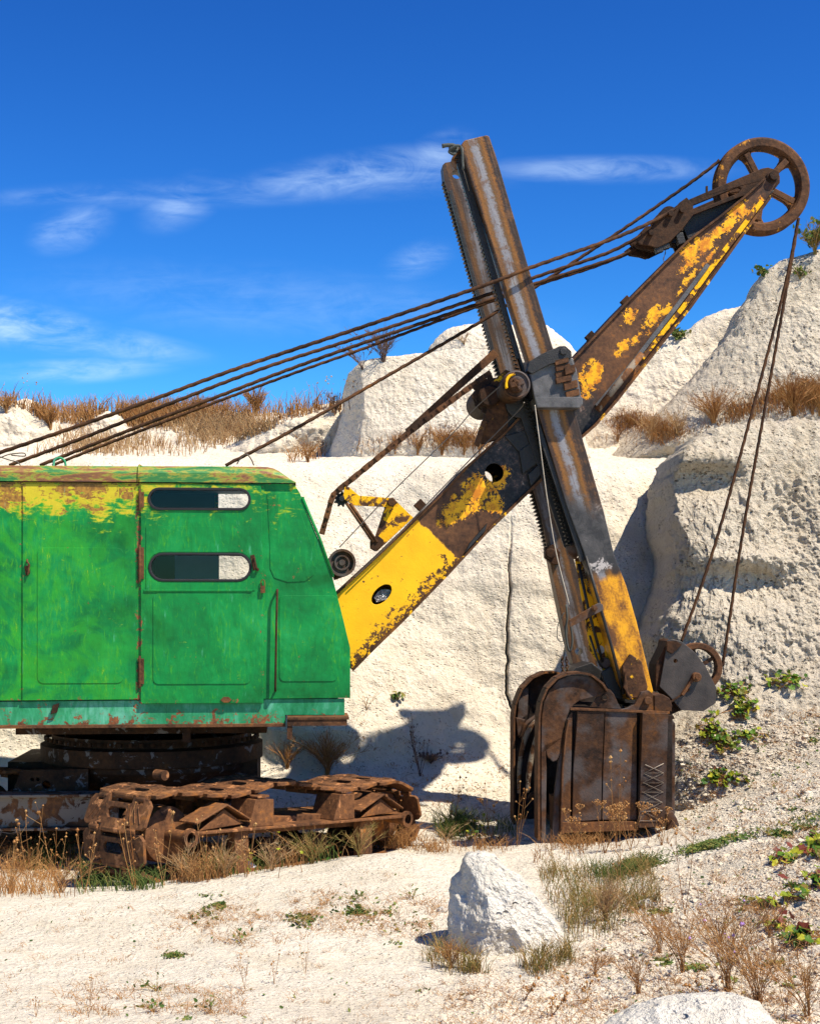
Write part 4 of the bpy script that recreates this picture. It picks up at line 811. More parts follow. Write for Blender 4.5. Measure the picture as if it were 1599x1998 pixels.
# roller by the cab front
mb = MB(); x, z = q2(667, 1098, .95); 
mb.lathe((x, .95, z), [(.001, -.02), (.03, -.02), (.035, .01), (.06, .012), (.065, -.012), (.08, -.012), (.085, .02), (.115, .02), (.12, -.02), (.145, -.02), (.145, .10), (.12, .12), (.12, .35), (.145, .37), (.145, .45), (.001, .45)], 40)
rl = mb.build('rope_roller', M['rustg'], root)
mb = MB(); mb.bar(q(655, 1130, 1.1), q(668, 1100, 1.1), .04, .05, up=(0, 1, 0)); mb.bar(q(650, 1128, 1.05), q(672, 1120, 1.05), .05, .03, up=(0, 1, 0)); mb.build('roller_arm', M['rustd'], rl)

# ---- chains
def chain_run(pts, name='drive_chain', w=.045, pitch=.085, mat='rust', par=root):
    mb = MB(); P_ = spline(pts, 120); L = [0]
    for a_, b_ in zip(P_[:-1], P_[1:]): L.append(L[-1]+(b_-a_).length)
    def at(s_):
        for i in range(len(L)-1):
            if L[i+1] >= s_: t = (s_-L[i])/(L[i+1]-L[i]+1e-9); return P_[i].lerp(P_[i+1], t)
        return P_[-1]
    k = 0; s_ = 0
    while s_ < L[-1]-pitch:
        A = at(s_); B = at(s_+pitch); d = (B-A).normalized(); o = .022 if k % 2 else .034
        for sg in (-1, 1): mb.bar(A-d*.012+Vector((0, sg*o, 0)), B+d*.012+Vector((0, sg*o, 0)), w if k % 2 else w*1.1, .008, up=(0, 1, 0))
        mb.tube([A+Vector((0, -.048, 0)), A+Vector((0, .048, 0))], .013, 8); s_ += pitch; k += 1
    return mb.build(name, M[mat], par)
chain_run([q(628, 1040, 1.12), q(640, 998, 1.12), q(650, 966, 1.12), q(668, 950, 1.12), q(735, 895, 1.12), q(800, 842, 1.12), q(880, 782, 1.12), q(955, 727, 1.12)], w=.055)
mb = MB(); mb.bar(q(795, 840, 1.35), q(968, 684, 1.35), .012, .085, up=(0, 1, 0)) if False else mb.plate(Q([(796, 848), (790, 838), (962, 681), (972, 694)], 1.35), 1.35, 1.37); mb.build('tie_bar', M['rust'], root, .003)
# ---- dipper sticks
NS_L, NS_R = [(898, 279), (1030, 702)], [(954, 264), (1078, 678)]
m_near = m_stick(.75, (898, 279), (1218, 1353)); m_far = m_stick(2.0, (869, 330), (1120, 1300), False)
def rack(name, p0, p1, c0, c1, par, pitch=.044, h=.030, mat='grease'):
    A = Vector((p0[0], 0, p0[1])); B = Vector((p1[0], 0, p1[1])); d = (B-A).normalized(); nn = Vector((d.z, 0, -d.x)); 
    if nn.x > 0: nn = -nn
    n_ = int((B-A).length/pitch); o = [(A+nn*-.05)[:]]; pts = [(A.x-nn.x*.05, A.z-nn.z*.05)]
    for k in range(n_):
        for (t, hh) in ((0, 0), (.25, h), (.55, h), (.8, 0)): v = A+d*(k+t)*pitch+nn*(hh*random.uniform(.85, 1.1)); pts.append((v.x, v.z))
    pts.append((B.x, B.z)); pts.append((B.x-nn.x*.05, B.z-nn.z*.05)); mb = MB(); mb.plate(pts, c0, c1); return mb.build(name, M[mat], par)
def lerp2(a_, b_, t): return (a_[0]+(b_[0]-a_[0])*t, a_[1]+(b_[1]-a_[1])*t)
nb = Q([(898, 283), (906, 273), (948, 263), (954, 265), (966, 299), (991, 384), (1030, 519), (1078, 678), (1120, 800), (1178, 1000), (1198, 1083), (1221, 1142), (1241, 1211), (1274, 1350), (1262, 1364), (1225, 1366), (1206, 1330), (1162, 1165), (1138, 1076), (1104, 985), (1045, 790), (1030, 702), (970, 510), (910, 324)], .75)
mb = MB(); mb.plate(nb, .75, .98); near_stick = mb.build('dipper_stick', m_near, root, .010, 2)
fb = Q([(863, 322), (868, 317), (880, 315), (904, 325), (912, 345), (955, 478), (1015, 700), (1052, 830), (1096, 1000), (1112, 1066), (1148, 1200), (1165, 1300), (1150, 1318), (1124, 1316), (1104, 1250), (1075, 1110), (1056, 1010), (1030, 920), (972, 716), (884, 410), (866, 350)], 2.0)
mb = MB(); mb.plate(fb, 2.0, 2.22, [circ(891, 339, .055, 2.0, 18), circ(1128.6, 1271, .045, 2.0, 16)]); far_stick = mb.build('dipper_stick', m_far, root, .010, 2)
a0, a1 = q2(900, 300, .8), q2(1122, 1065, .8); rack('gear_rack', (a0[0]-.04, a0[1]), (a1[0]-.04, a1[1]), .84, .94, near_stick)
a0, a1 = q2(868, 352, 2.05), q2(1078, 1100, 2.05); rack('gear_rack', (a0[0]-.01, a0[1]), (a1[0]-.01, a1[1]), 2.06, 2.16, far_stick)
# rack mounting strips, black to carry the dark of the recess in their colour
for (p0, p1, c, w) in (((893, 318), (1010, 700), .86, .03), ((878, 372), (962, 690), 1.97, .03), ((1048, 830), (1136, 1095), .80, .04)):
    mb = MB(); A = q(*p0, c); B = q(*p1, c); mb.bar(A, B, w*1.3, .05, up=(0, 1, 0)); mb.build('recess_strip', M['grease'], near_stick if c < 1.5 else far_stick, .004)
mb = MB(); mb.plate(Q([(880, 310), (897, 285), (905, 300), (908, 322), (890, 326)], .9), .86, 1.02); mb.build('end_cap', M['rust'], near_stick, .01)
mb = MB(); mb.tube(spline([q(893, 291, .8), q(884, 296, .78), q(878, 290, .76), q(888, 286, .75), q(880, 283, .75), q(862, 284, .75)], 30), .022, 7, lobes=3, pitch=.08)
mb.tube(spline([q(893, 285, .8), q(886, 300, .74), q(876, 295, .75), q(890, 284, .72), q(900, 290, .73), q(903, 330, .73)], 30), .014, 7, lobes=3, pitch=.06); mb.build('rope_knot', M['rope'], near_stick)
mb = MB(); mb.tube([q(903, 288, .735), q(903, 330, .735), q(915, 372, .735)], .004, 5); mb.build('thin_cord', M['wire'], near_stick)
mb = MB(); mb.plate(Q([(992, 745), (1046, 792), (1062, 850), (1086, 925), (1124, 1052), (1120, 1074), (1100, 1068), (1080, 1010), (1052, 920), (1020, 830)], 1.0), .985, 1.02); mb.build('gap_plate', M['grease'], near_stick, .004)  # added black plate stands for the dark gap and the sooty stick side
# latch gear along the lower stick
mb = MB(); mb.plate(Q([(1062, 1068), (1078, 1062), (1092, 1078), (1090, 1102), (1075, 1100), (1062, 1088)], 1.95), 1.92, 2.02); mb.cyl(q2(1073, 1080, 1.9), .06, 1.86, 1.95, 18, .01); mb.build('latch_bracket', M['rustd'], far_stick, .01)
mb = MB(); mb.plate(Q([(1104, 1066), (1120, 1056), (1133, 1070), (1122, 1092), (1106, 1080)], .95), .9, 1.0); mb.build('stop_block', M['rustg'], near_stick, .01)
mb = MB(); mb.plate(Q([(1122, 1092), (1140, 1078), (1160, 1158), (1216, 1345), (1196, 1350), (1172, 1300), (1150, 1270), (1142, 1210)], .99), .985, 1.03, [circ(1172, 1268, .045, .985, 16)]); inner = mb.build('inner_plate', M['yellowchip'], near_stick, .005)
mb = MB(); mb.cyl(q2(1180, 1294, .93), .06, .9, 1.0, 20, .012); mb.build('bolt', M['rustg'], near_stick)
mb = MB(); L_ = [q(1142, 1085, .72), q(1165, 1165, .72), q(1192, 1260, .72), q(1216, 1355, .72)]; mb.tube(L_, .017, 8); mb.build('latch_rod', M['grease'], near_stick)
mb = MB(); mb.tube([q(1128, 1100, .9), q(1150, 1200, .9), q(1175, 1292, .9)], .016, 8); mb.tube([q(1150, 1240, .88), q(1166, 1290, .88), q(1176, 1305, .88)], .012, 8); mb.build('latch_rod', M['grease'], near_stick)
mb = MB(); mb.plate(Q([(1110, 1210), (1168, 1176), (1176, 1180), (1177, 1190), (1112, 1224)], .66), .66, .70); lv = mb.build('latch_lever', M['rustg'], near_stick, .006)
mb = MB(); mb.cyl(q2(1158, 1187, .66), .036, .63, .66, 6, .004); mb.cyl(q2(1158, 1187, .66), .02, .61, .63, 14, .004); mb.build('bolt', M['yrust'], near_stick)
mb = MB(); mb.plate(Q([(1212, 1300), (1228, 1276), (1250, 1290), (1262, 1340), (1258, 1362), (1222, 1362), (1216, 1340)], .72), .69, .75); mb.plate(Q([(1218, 1310), (1224, 1350), (1234, 1365), (1228, 1366), (1214, 1340)], .68), .64, .69); mb.build('stick_foot', M['yrust'], near_stick, .012)
mb = MB(); pts = []
for k in range(70): t = k/69; pts.append(q(1134+t*22+5*math.sin(k*1.1), 1108+t*52+4*math.cos(k*1.1), .93))
mb.tube(pts, .003, 5); mb.build('wire_coil', M['wire'], near_stick)
mb = MB(); mb.tube(spline([q(1100, 1195, 1.9), q(1088, 1220, 1.9), q(1087, 1245, 1.9), q(1096, 1252, 1.9), q(1106, 1236, 1.9), q(1104, 1200, 1.9)], 30), .005, 6)
mb.tube(spline([q(1104, 1180, 1.9), q(1106, 1205, 1.88), q(1103, 1230, 1.9), q(1107, 1262, 1.9), q(1112, 1270, 1.9), q(1116, 1250, 1.9), q(1112, 1215, 1.9)], 30), .012, 6); mb.tube([q(1105, 1240, 1.9), q(1098, 1288, 1.9)], .006, 6); mb.build('hanging_wire', M['rope'], far_stick)
mb = MB(); A = q(1096, 1285, 1.8); B = q(1098, 1322, 1.8); n_ = 7
for j in range(2):
    for k in range(n_):
        cpt = A.lerp(B, k/n_)+Vector((j*.05, 0, 0)); rr_2 = .021; pts = []
        for i in range(13):
            t = 2*math.pi*i/12; u_ = Vector((math.cos(t)*rr_2*.75, 0, math.sin(t)*rr_2)) if k % 2 else Vector((0, math.cos(t)*rr_2*.75, math.sin(t)*rr_2)); pts.append(cpt+u_)
        mb.tube(pts, .006, 5, caps=False)
mb.build('pull_chain', M['cable'], root)

# ---- saddle block and shipper shaft
mb = MB(); mb.plate(Q([(1032, 728), (1036, 716), (1112, 694), (1124, 722), (1134, 782), (1042, 782)], .68), .66, .748); mb.plate(Q([(1040, 776), (1134, 776), (1135, 790), (1128, 798), (1045, 797)], .66), .60, 1.04); mb.plate(Q([(1100, 690), (1118, 700), (1135, 786), (1122, 790), (1104, 730)], .76), .749, 1.04)
sb = mb.build('saddle_block', M['steel'], root, .012)
mb = MB(); mb.plate(Q([(1027, 724), (1031, 706), (1058, 690), (1082, 680), (1090, 676), (1102, 676), (1113, 686), (1114, 698), (1100, 702), (1070, 712), (1036, 730)], .64), .61, .745); mb.cyl(q2(1098, 686, .62), .04, .59, .61, 16, .006); mb.build('strap', M['grease'], sb, .014)
for k, (x, y, w, h) in enumerate(((1094, 706, 26, 9), (1097, 717, 28, 9), (1100, 729, 34, 9), (1098, 741, 30, 10), (1112, 752, 26, 14), (1116, 768, 26, 12), (1110, 722, 20, 14))):
    mb = MB(); mb.plate(Q([(x-w/2, y-h/2+2), (x+w/2, y-h/2-4), (x+w/2+2, y+h/2-4), (x-w/2+2, y+h/2+3)], .63), .61+.012*(k % 3), .66); mb.build('shim', M['rust'], sb, .003)
x, z = q2(1006, 751, .55); mb = MB()
mb.lathe((x, .55, z), [(.001, -.10), (.028, -.10), (.034, -.09), (.034, -.07), (.075, -.07), (.075, -.05), (.085, -.05), (.088, -.02), (.115, -.02), (.13, -.04), (.145, -.03), (.15, .0), (.15, .12), (.135, .14), (.135, .50)], 48)
mb.bar((x-.07, .47, z-.02), (x+.07, .47, z+.025), .05, .035, up=(0, 1, 0)); mb.bar((x-.03, .465, z+.05), (x+.04, .465, z-.07), .03, .03, up=(0, 1, 0)); mb.build('shipper_shaft', M['rustg'], root, .003)
mb = MB(); pts = []
for k in range(14): t = R(100+k*8); pts.append((x+.11*math.cos(t), .50, z+.11*math.sin(t)))
mb.tube(pts, .017, 6); mb.build('paint_ring', M['yellowchip'], sb)
x2, z2 = q2(952, 775, 1.15); mb = MB(); mb.lathe((x2, 1.02, z2), [(.001, 0), (.10, 0), (.12, .02), (.12, .12), (.16, .14), (.16, .8), (.05, .82)], 32); teeth = []
for k in range(72): rr__ = .215 if k % 6 < 3 else .18; teeth.append((x2+.03+rr__*math.cos(2*math.pi*k/72), z2+.02+rr__*math.sin(2*math.pi*k/72)))
mb.plate(teeth, 1.09, 1.15); mb.build('chain_sprocket', M['rustd'], root)
mb = MB()
for c in (1.85, 1.06): mb = MB(); mb.plate(Q([(938, 868), (930, 850), (948, 800), (958, 745), (985, 722), (1020, 735), (1040, 790), (1040, 845), (1000, 850)], c+.04), c, c+.05); mb.build('shaft_bracket', M['yrust'], root, .006)
mb = MB()
mb.plate(Q([(925, 866), (940, 820), (950, 822), (934, 872)], 1.0), .98, 1.05); mb.build('shaft_bracket', M['yrust'], root, .006)
mb = MB(); mb.lathe((q2(1000, 760, 1.0)[0], .95, q2(1000, 760, 1.0)[1]), [(.02, 0), (.16, .01), (.16, 1.2), (.02, 1.21)], 28); mb.lathe((q2(1012, 790, 1.0)[0], .98, q2(1012, 790, 1.0)[1]), [(.02, 0), (.14, .01), (.14, 1.1), (.02, 1.11)], 24)
mb.box(q2(990, 830, 1)[0], q2(1078, 830, 1)[0], 1.06, 1.9, q2(1000, 860, 1)[1], q2(1000, 770, 1)[1]); mb.build('pinion_shaft', M['grease'], root, .01)
# far saddle half
mb = MB(); mb.plate(Q([(975, 720), (1045, 700), (1062, 790), (980, 800)], 2.25), 2.23, 2.33); mb.build('saddle_block', M['grease'], root, .012)

# ---- boom point sheave
cw0, cw1 = 1.37, 1.56; xc_, zc_ = q2(1489, 360, cw0); RO = .534; mb = MB()
ri = RO*.775
mb.lathe((xc_, 0, zc_), [(ri, cw0+.02), (ri+.02, cw0), (RO-.025, cw0), (RO, cw0+.02), (RO-.05, (cw0+cw1)/2), (RO, cw1-.02), (RO-.025, cw1), (ri+.02, cw1), (ri, cw1-.02), (ri-.02, (cw0+cw1)/2), (ri, cw0+.02)], 96, smooth=False)
rim = mb.build('point_sheave', M['rust'], root, .004)
rim.data.materials[0] = m_rust('sheave rust', .85, ((.45, .19, .02), .60))
for k in range(5):
    t = R(46+72*k); d = Vector((math.cos(t), 0, math.sin(t))); nn = Vector((-d.z, 0, d.x)); mb = MB(); cm_ = (cw0+cw1)/2
    C0 = Vector((xc_, 0, zc_)); vs = []
    st = [(.07, .05, .04), (.16, .036, .035), (.30, .040, .035), (.36, .055, .04), (ri+.01, .10, .05)]
    for r_, hw, th in st:
        for (i, j) in ((-1, -1), (1, -1), (1, 1), (-1, 1)): p = C0+d*r_+nn*(hw*i); vs.append((p.x, cm_+j*th*.8, p.z))
    fs = [(i*4+k2, i*4+(k2+1) % 4, (i+1)*4+(k2+1) % 4, (i+1)*4+k2) for i in range(len(st)-1) for k2 in range(4)]+[(0, 1, 2, 3), (19, 18, 17, 16)]
    mb.add(vs, fs); mb.bar(C0+d*.08+Vector((0, cm_-.07, 0)), C0+d*(ri-.02)+Vector((0, cm_-.07, 0)), .022, .07, up=tuple(nn)); sp_ = mb.build('spoke', rim.data.materials[0], rim, .008)
mb = MB(); mb.lathe((xc_, 0, zc_), [(.03, cw0-.02), (.10, cw0-.02), (.11, cw0), (.11, cw1), (.03, cw1+.02)], 32); mb.build('hub', M['rustd'], rim)
# bracket straps holding the sheave
def strapoutline(c): return Q([(1336, 403), (1337, 395), (1345, 388), (1486, 328), (1498, 326), (1512, 330), (1521, 343), (1521, 356), (1512, 367), (1470, 384), (1448, 382), (1352, 419), (1340, 412)], c)
def strapinner(c): return Q([(1352, 412), (1352, 400), (1440, 364), (1446, 367), (1440, 376)], c)
for c in (1.10, 1.84):
    mb = MB(); mb.plate(strapoutline(1.10), c, c+.05, [strapinner(1.10)]); pt = mb.build('sheave_strap', M['rustd'], root, .006)
    m2 = MB(); m2.cyl(q2(1505, 347, 1.06), .065, c-.06, c, 24, .01); m2.cyl(q2(1505, 347, 1.06), .02, c-.07, c-.055, 6); m2.build('pin_head', M['rustd'], pt)
mb = MB(); mb.cyl((xc_, zc_), .05, 1.0, 1.95, 20); mb.build('sheave_axle', M['rustd'], root)
mb = MB()
for c in (1.2, 1.75): mb.plate(Q([(1352, 420), (1440, 384), (1500, 366), (1510, 372), (1480, 400), (1400, 440), (1345, 475), (1340, 462), (1330, 440)], 1.2), c, c+.03)
mb.plate(Q([(1290, 470), (1352, 420), (1346, 478), (1322, 476)], 1.3), 1.3, 1.5)
mb.build('sheave_gusset', M['grease'], root, .005)
mb = MB(); v = q(1378, 372, 1.3); mb.bar(v-Vector((0, 0, .03)), v+Vector((.0, 0, .05)), .02, .03); mb.build('grease_nipple', M['rustd'], root)
# equaliser block of plates and small sheaves where the pendants end
blk = MB()
for k, (c, off) in enumerate(((1.05, 0), (1.16, 3), (1.30, -2), (1.44, 4), (1.56, 0))):
    blk.plate([q2(x, y+off, 1.2) for x, y in ((1242, 483), (1232, 474), (1262, 452), (1278, 432), (1298, 424), (1318, 402), (1332, 392), (1342, 404), (1346, 424), (1325, 452), (1300, 478), (1275, 490), (1262, 486))], c, c+.03)
ebk = blk.build('equalizer_block', M['rustd'], root, .005)
for (x, y, r_) in ((1300, 425, .10), (1262, 462, .09), (1322, 418, .08)):
    mb = MB(); xx, zz_ = q2(x, y, 1.2)
    for c in (1.09, 1.22, 1.36, 1.49): mb.lathe((xx, c, zz_), [(.01, 0), (r_, 0), (r_-.02, .02), (r_, .04), (.01, .04)], 24)
    mb.cyl((xx, zz_), .03, 1.0, 1.65, 14); mb.build('small_sheave', M['rustd'], ebk)
for (x, y) in ((1282, 487), (1325, 470), (1295, 480)):
    mb = MB(); mb.bar(q(x-6, y-2, 1.1), q(x+8, y-6, 1.1), .07, .12); mb.build('cable_clamp', M['grease'], ebk, .006)
mb = MB(); mb.tube(spline([q(1292, 475, 1.1), q(1298, 492, 1.1), q(1293, 505, 1.1), q(1299, 514, 1.1), q(1294, 510, 1.1), q(1297, 492, 1.1), q(1300, 480, 1.1)], 30), .003, 5); mb.build('loose_wire', M['wire'], ebk)

# ---- cables
def cable(name, pts, r=.019, n=None, lob=3, mat='cable', par=root):
    P_ = [Vector(p) for p in pts]; L = sum((b_-a_).length for a_, b_ in zip(P_[:-1], P_[1:])); n = n or max(30, int(L/.02)); mb = MB(); mb.tube(spline(P_, n), r, 9 if lob else 6, lobes=lob, pitch=.15); return mb.build(name, M[mat], par)
# boom pendants
cable('pendant_cable', [q(-120, 921, .6), q(0, 883, .62), q(250, 797, .62), q(465, 718, .62), q(700, 640, .62), q(940, 558, .64), q(1040, 520, .68), q(1180, 471, .85), q(1262, 437, 1.0), q(1330, 400, 1.08)], .020)
cable('pendant_cable', [q(18, 908, 1.1), q(160, 855, 1.1), q(350, 780, 1.1), q(520, 716, 1.12), q(700, 658, 1.12), q(935, 580, 1.15), q(1060, 535, 1.2), q(1180, 495, 1.2), q(1250, 460, 1.2), q(1310, 428, 1.2)], .019)
cable('pendant_cable', [q(78, 908, 1.3), q(230, 848, 1.3), q(400, 783, 1.3), q(560, 722, 1.3), q(700, 672, 1.3), q(940, 590, 1.3), q(1060, 548, 1.3), q(1200, 503, 1.3), q(1280, 466, 1.3)], .019)
cable('pendant_cable', [q(102, 908, 1.5), q(260, 846, 1.5), q(430, 781, 1.5), q(590, 722, 1.5), q(720, 676, 1.5), q(930, 598, 1.5), q(1060, 552, 1.5), q(1160, 520, 1.5), q(1262, 480, 1.5)], .016)
# hoist ropes over the point sheave
cable('hoist_rope', [q(440, 908, .9), q(560, 845, 1.0), q(740, 742, 1.2), q(938, 627, 1.35), q(1050, 556, 1.42), q(1200, 457, 1.46), q(1330, 368, 1.49), q(1392, 322, 1.49), q(1402, 312, 1.49)], .018)
mb = MB(); pts = [(xc_+(RO-.01)*math.cos(t), 1.49, zc_+(RO-.01)*math.sin(t)) for t in [R(150-k*5) for k in range(37)]]; mb.tube(pts, .018, 7); mb.build('hoist_rope', M['cable'], root)
HB = 1.35
cable('hoist_rope', [q(1556, 432, 1.49), q(1530, 560, 1.47), q(1470, 790, 1.42), q(1395, 1060, 1.38), q(1329, 1252, 1.34)], .017)
cable('hoist_rope', [q(1557, 425, 1.49), q(1545, 500, 1.48), q(1500, 750, 1.45), q(1450, 1030, 1.42), q(1409, 1300, 1.4)], .017)
# thin control cords
cable('control_cord', [q(662, 1068, 1.0), q(760, 965, 1.0), q(880, 848, .95), q(925, 798, .9), q(985, 745, .6)], .006, 120, 0, 'wire')
cable('control_cord', [q(690, 1128, .98), q(760, 1060, .98), q(860, 955, .98), q(945, 868, .98), q(1012, 800, .8), q(1022, 785, .7)], .007, 120, 0, 'wire')
cable('control_cord', [q(1043, 790, .58), q(1052, 860, .6), q(1068, 980, .7), q(1085, 1080, .72), q(1110, 1180, .72)], .005, 100, 0, 'twine')
for (p0, p1) in (((930, 560), (975, 545)), ((938, 584), (972, 572)), ((940, 598), (974, 584))):
    pass

# ---- bucket
bk0 = .62
mb = MB(); near_wall = Q([(1116, 1384), (1306, 1384), (1306, 1616), (1090, 1622), (1092, 1560), (1098, 1470), (1110, 1400)], bk0); mb.plate(near_wall, bk0+.10, bk0+.15); farw = MB()
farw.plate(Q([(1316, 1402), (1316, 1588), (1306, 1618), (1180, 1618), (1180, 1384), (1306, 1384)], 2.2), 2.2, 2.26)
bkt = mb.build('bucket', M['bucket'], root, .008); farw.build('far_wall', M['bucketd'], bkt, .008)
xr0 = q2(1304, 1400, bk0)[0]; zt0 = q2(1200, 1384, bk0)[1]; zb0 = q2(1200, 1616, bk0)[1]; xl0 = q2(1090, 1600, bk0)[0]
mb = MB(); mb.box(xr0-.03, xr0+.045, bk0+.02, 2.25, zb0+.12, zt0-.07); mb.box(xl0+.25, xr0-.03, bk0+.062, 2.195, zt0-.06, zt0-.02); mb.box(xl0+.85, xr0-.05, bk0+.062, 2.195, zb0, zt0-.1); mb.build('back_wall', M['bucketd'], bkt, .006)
def panel(name, pts, c0, c1, mat='bucket', bev=.005): mb = MB(); mb.plate(Q(pts, c0), c0, c1); return mb.build(name, M[mat], bkt, bev)
panel('side_panel', [(1127, 1388), (1179, 1386), (1174, 1500), (1172, 1600), (1116, 1604), (1118, 1500)], .565, bk0)
panel('side_panel', [(1180, 1387), (1242, 1388), (1241, 1600), (1174, 1600), (1176, 1500)], .575, bk0-.001, 'rustg')
panel('side_panel', [(1253, 1391), (1303, 1392), (1297, 1614), (1246, 1616)], .50, bk0-.002)
panel('side_panel', [(1106, 1402), (1116, 1390), (1114, 1500), (1112, 1612), (1092, 1618), (1094, 1560), (1096, 1490)], .585, bk0-.003, 'rustg')
panel('wear_strip', [(1112, 1381), (1306, 1388), (1306, 1393), (1112, 1386)], .55, bk0-.004, 'rust', .003)
panel('wear_strip', [(1095, 1606), (1245, 1603), (1245, 1620), (1090, 1626)], .54, bk0-.005, 'rust', .004)
panel('wear_strip', [(1093, 1618), (1096, 1500), (1103, 1430), (1108, 1405), (1111, 1406), (1106, 1432), (1099, 1500), (1097, 1618)], .52, bk0-.006, 'rust', .003)
panel('side_plate', [(1305, 1398), (1317, 1412), (1316, 1588), (1306, 1600)], .75, .80, 'rustg')
# top hinge plates
mb = MB(); mb.plate(Q([(1150, 1380), (1158, 1366), (1168, 1348), (1177, 1343), (1188, 1345), (1196, 1354), (1204, 1372), (1211, 1384)], .60), .57, .63, [circ(1179, 1361, .028, .6, 14)]); mb.ring(q2(1179, 1361, .57), .036, .022, .555, .572, 20); mb.build('hinge_plate', M['bucket'], bkt, .005)
mb = MB(); mb.plate(Q([(1211, 1384), (1222, 1382), (1236, 1375), (1244, 1360), (1250, 1350), (1264, 1347), (1272, 1354), (1273, 1387)], .60), .57, .63); mb.cyl(q2(1262, 1367, .57), .042, .52, .57, 20, .006); mb.build('hinge_plate', M['rustg'], bkt, .005)
mb = MB(); mb.plate(Q([(1274, 1357), (1290, 1354), (1304, 1362), (1309, 1376), (1308, 1388), (1274, 1387)], .60), .56, .9); mb.build('hinge_plate', M['bucket'], bkt, .008)
mb = MB(); mb.plate(Q([(1205, 1372), (1222, 1390), (1240, 1376), (1240, 1410), (1205, 1410)], 1.0), .8, 2.0); mb.plate(Q([(1170, 1312), (1190, 1300), (1206, 1330), (1214, 1365), (1196, 1362), (1180, 1340)], .9), .86, .92); mb.plate(Q([(1190, 1290), (1215, 1300), (1262, 1355), (1255, 1375), (1210, 1370)], 1.4), 1.2, 1.9)
mb.plate(Q([(1110, 1300), (1140, 1290), (1165, 1310), (1160, 1340), (1100, 1330), (1095, 1320)], 1.9), 1.5, 2.1); mb.build('stick_yoke', M['grease'], bkt, .01)
# the cast lips: near hook and far curved cheek
hook = [(1055, 1642), (1055, 1470), (1056, 1400), (1060, 1372), (1071, 1347), (1088, 1328), (1108, 1319), (1132, 1318), (1152, 1322), (1172, 1338), (1182, 1352), (1172, 1358), (1152, 1362), (1132, 1366), (1118, 1376), (1108, 1392), (1101, 1412), (1097, 1440), (1094, 1468), (1086, 1484), (1078, 1487), (1068, 1478), (1064, 1466), (1066, 1500), (1064, 1642)]
mb = MB(); mb.plate(Q(hook, .56), .56, .62); mb.plate(Q([(1076, 1642), (1080, 1560), (1090, 1480), (1098, 1430), (1104, 1424), (1096, 1470), (1091, 1560), (1090, 1636)], .60), .58, .66)
mb.build('lip_plate', M['rustg'], bkt, .008)
def shell(pts, c0, c1, th, mat, name):
    mb = MB(); strip_along(mb, Q(pts, c0), c0, c1, th, 1); return mb.build(name, M[mat], bkt)
shell([(1053, 1640), (1053, 1470), (1054, 1400), (1058, 1371), (1069, 1345), (1087, 1326), (1107, 1317), (1132, 1315), (1153, 1319), (1174, 1335), (1184, 1350)], .50, .74, .02, 'rust', 'lip_rim')
fk = [(1003, 1608), (1003, 1500), (1003, 1400), (1006, 1375), (1018, 1345), (1038, 1324), (1060, 1314), (1082, 1313), (1098, 1318), (1140, 1330), (1200, 1360), (1230, 1400), (1230, 1606)]
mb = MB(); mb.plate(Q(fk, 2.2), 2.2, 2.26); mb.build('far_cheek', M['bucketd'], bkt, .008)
mb = MB(); strip_along(mb, Q([(1003, 1608), (1003, 1500), (1003, 1400), (1006, 1375), (1018, 1345), (1038, 1324), (1060, 1314), (1082, 1313), (1098, 1318)], 2.1), 2.04, 2.30, .02, 1); mb.build('lip_rim', M['rust'], bkt)
# curved ribs and torn plates inside the mouth
for pts, c, w, mt in (([(1052, 1398), (1034, 1420), (1020, 1455), (1013, 1500), (1012, 1548)], 1.7, 9, 'beam'), ([(1056, 1412), (1046, 1440), (1036, 1480), (1030, 1520), (1029, 1546)], 1.3, 9, 'beam'), ([(1052, 1392), (1040, 1402), (1024, 1415), (1014, 1440)], 2.0, 10, 'rustg'), ([(1030, 1560), (1040, 1550), (1050, 1560), (1044, 1590)], 1.2, 6, 'rustd')):
    sp__ = spline([q(x, y, c) for x, y in pts], 16); rs = [.018+.012*math.sin(math.pi*k/16) for k in range(17)]; mb = MB(); mb.tube(sp__, rs, 6); mb.build('curved_rib', M[mt], bkt)
mb = MB(); mb.plate(Q([(1006, 1400), (1024, 1404), (1028, 1426), (1010, 1438)], 2.1), 2.1, 2.19); mb.plate(Q([(1012, 1345), (1030, 1340), (1028, 1395), (1008, 1410)], 2.15), 2.13, 2.19); mb.build('wear_plate', M['rustg'], bkt, .008)
mb = MB(); mb.plate(Q([(1080, 1556), (1092, 1556), (1090, 1625), (1082, 1625)], .8), .74, 1.1); mb.plate(Q([(1082, 1418), (1098, 1418), (1092, 1450), (1084, 1450)], .8), .74, 1.0); mb.build('inner_stop', M['rust'], bkt, .004)
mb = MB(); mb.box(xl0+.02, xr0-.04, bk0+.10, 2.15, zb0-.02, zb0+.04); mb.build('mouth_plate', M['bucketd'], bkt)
mb = MB(); mb.plate(Q([(1297, 1588), (1310, 1582), (1318, 1596), (1326, 1618), (1330, 1634), (1318, 1628), (1300, 1622)], .60), .56, .68); mb.plate(Q([(1300, 1620), (1312, 1600), (1322, 1632), (1312, 1636)], .5), .5, .56); mb.build('digging_tooth', M['rustg'], bkt, .008)
for c in (1.0, 1.5, 2.0): mb = MB(); mb.plate(Q([(1297, 1590), (1310, 1584), (1326, 1618), (1332, 1640), (1300, 1640)], .60), c, c+.12); mb.build('digging_tooth', M['rustg'], bkt, .008)
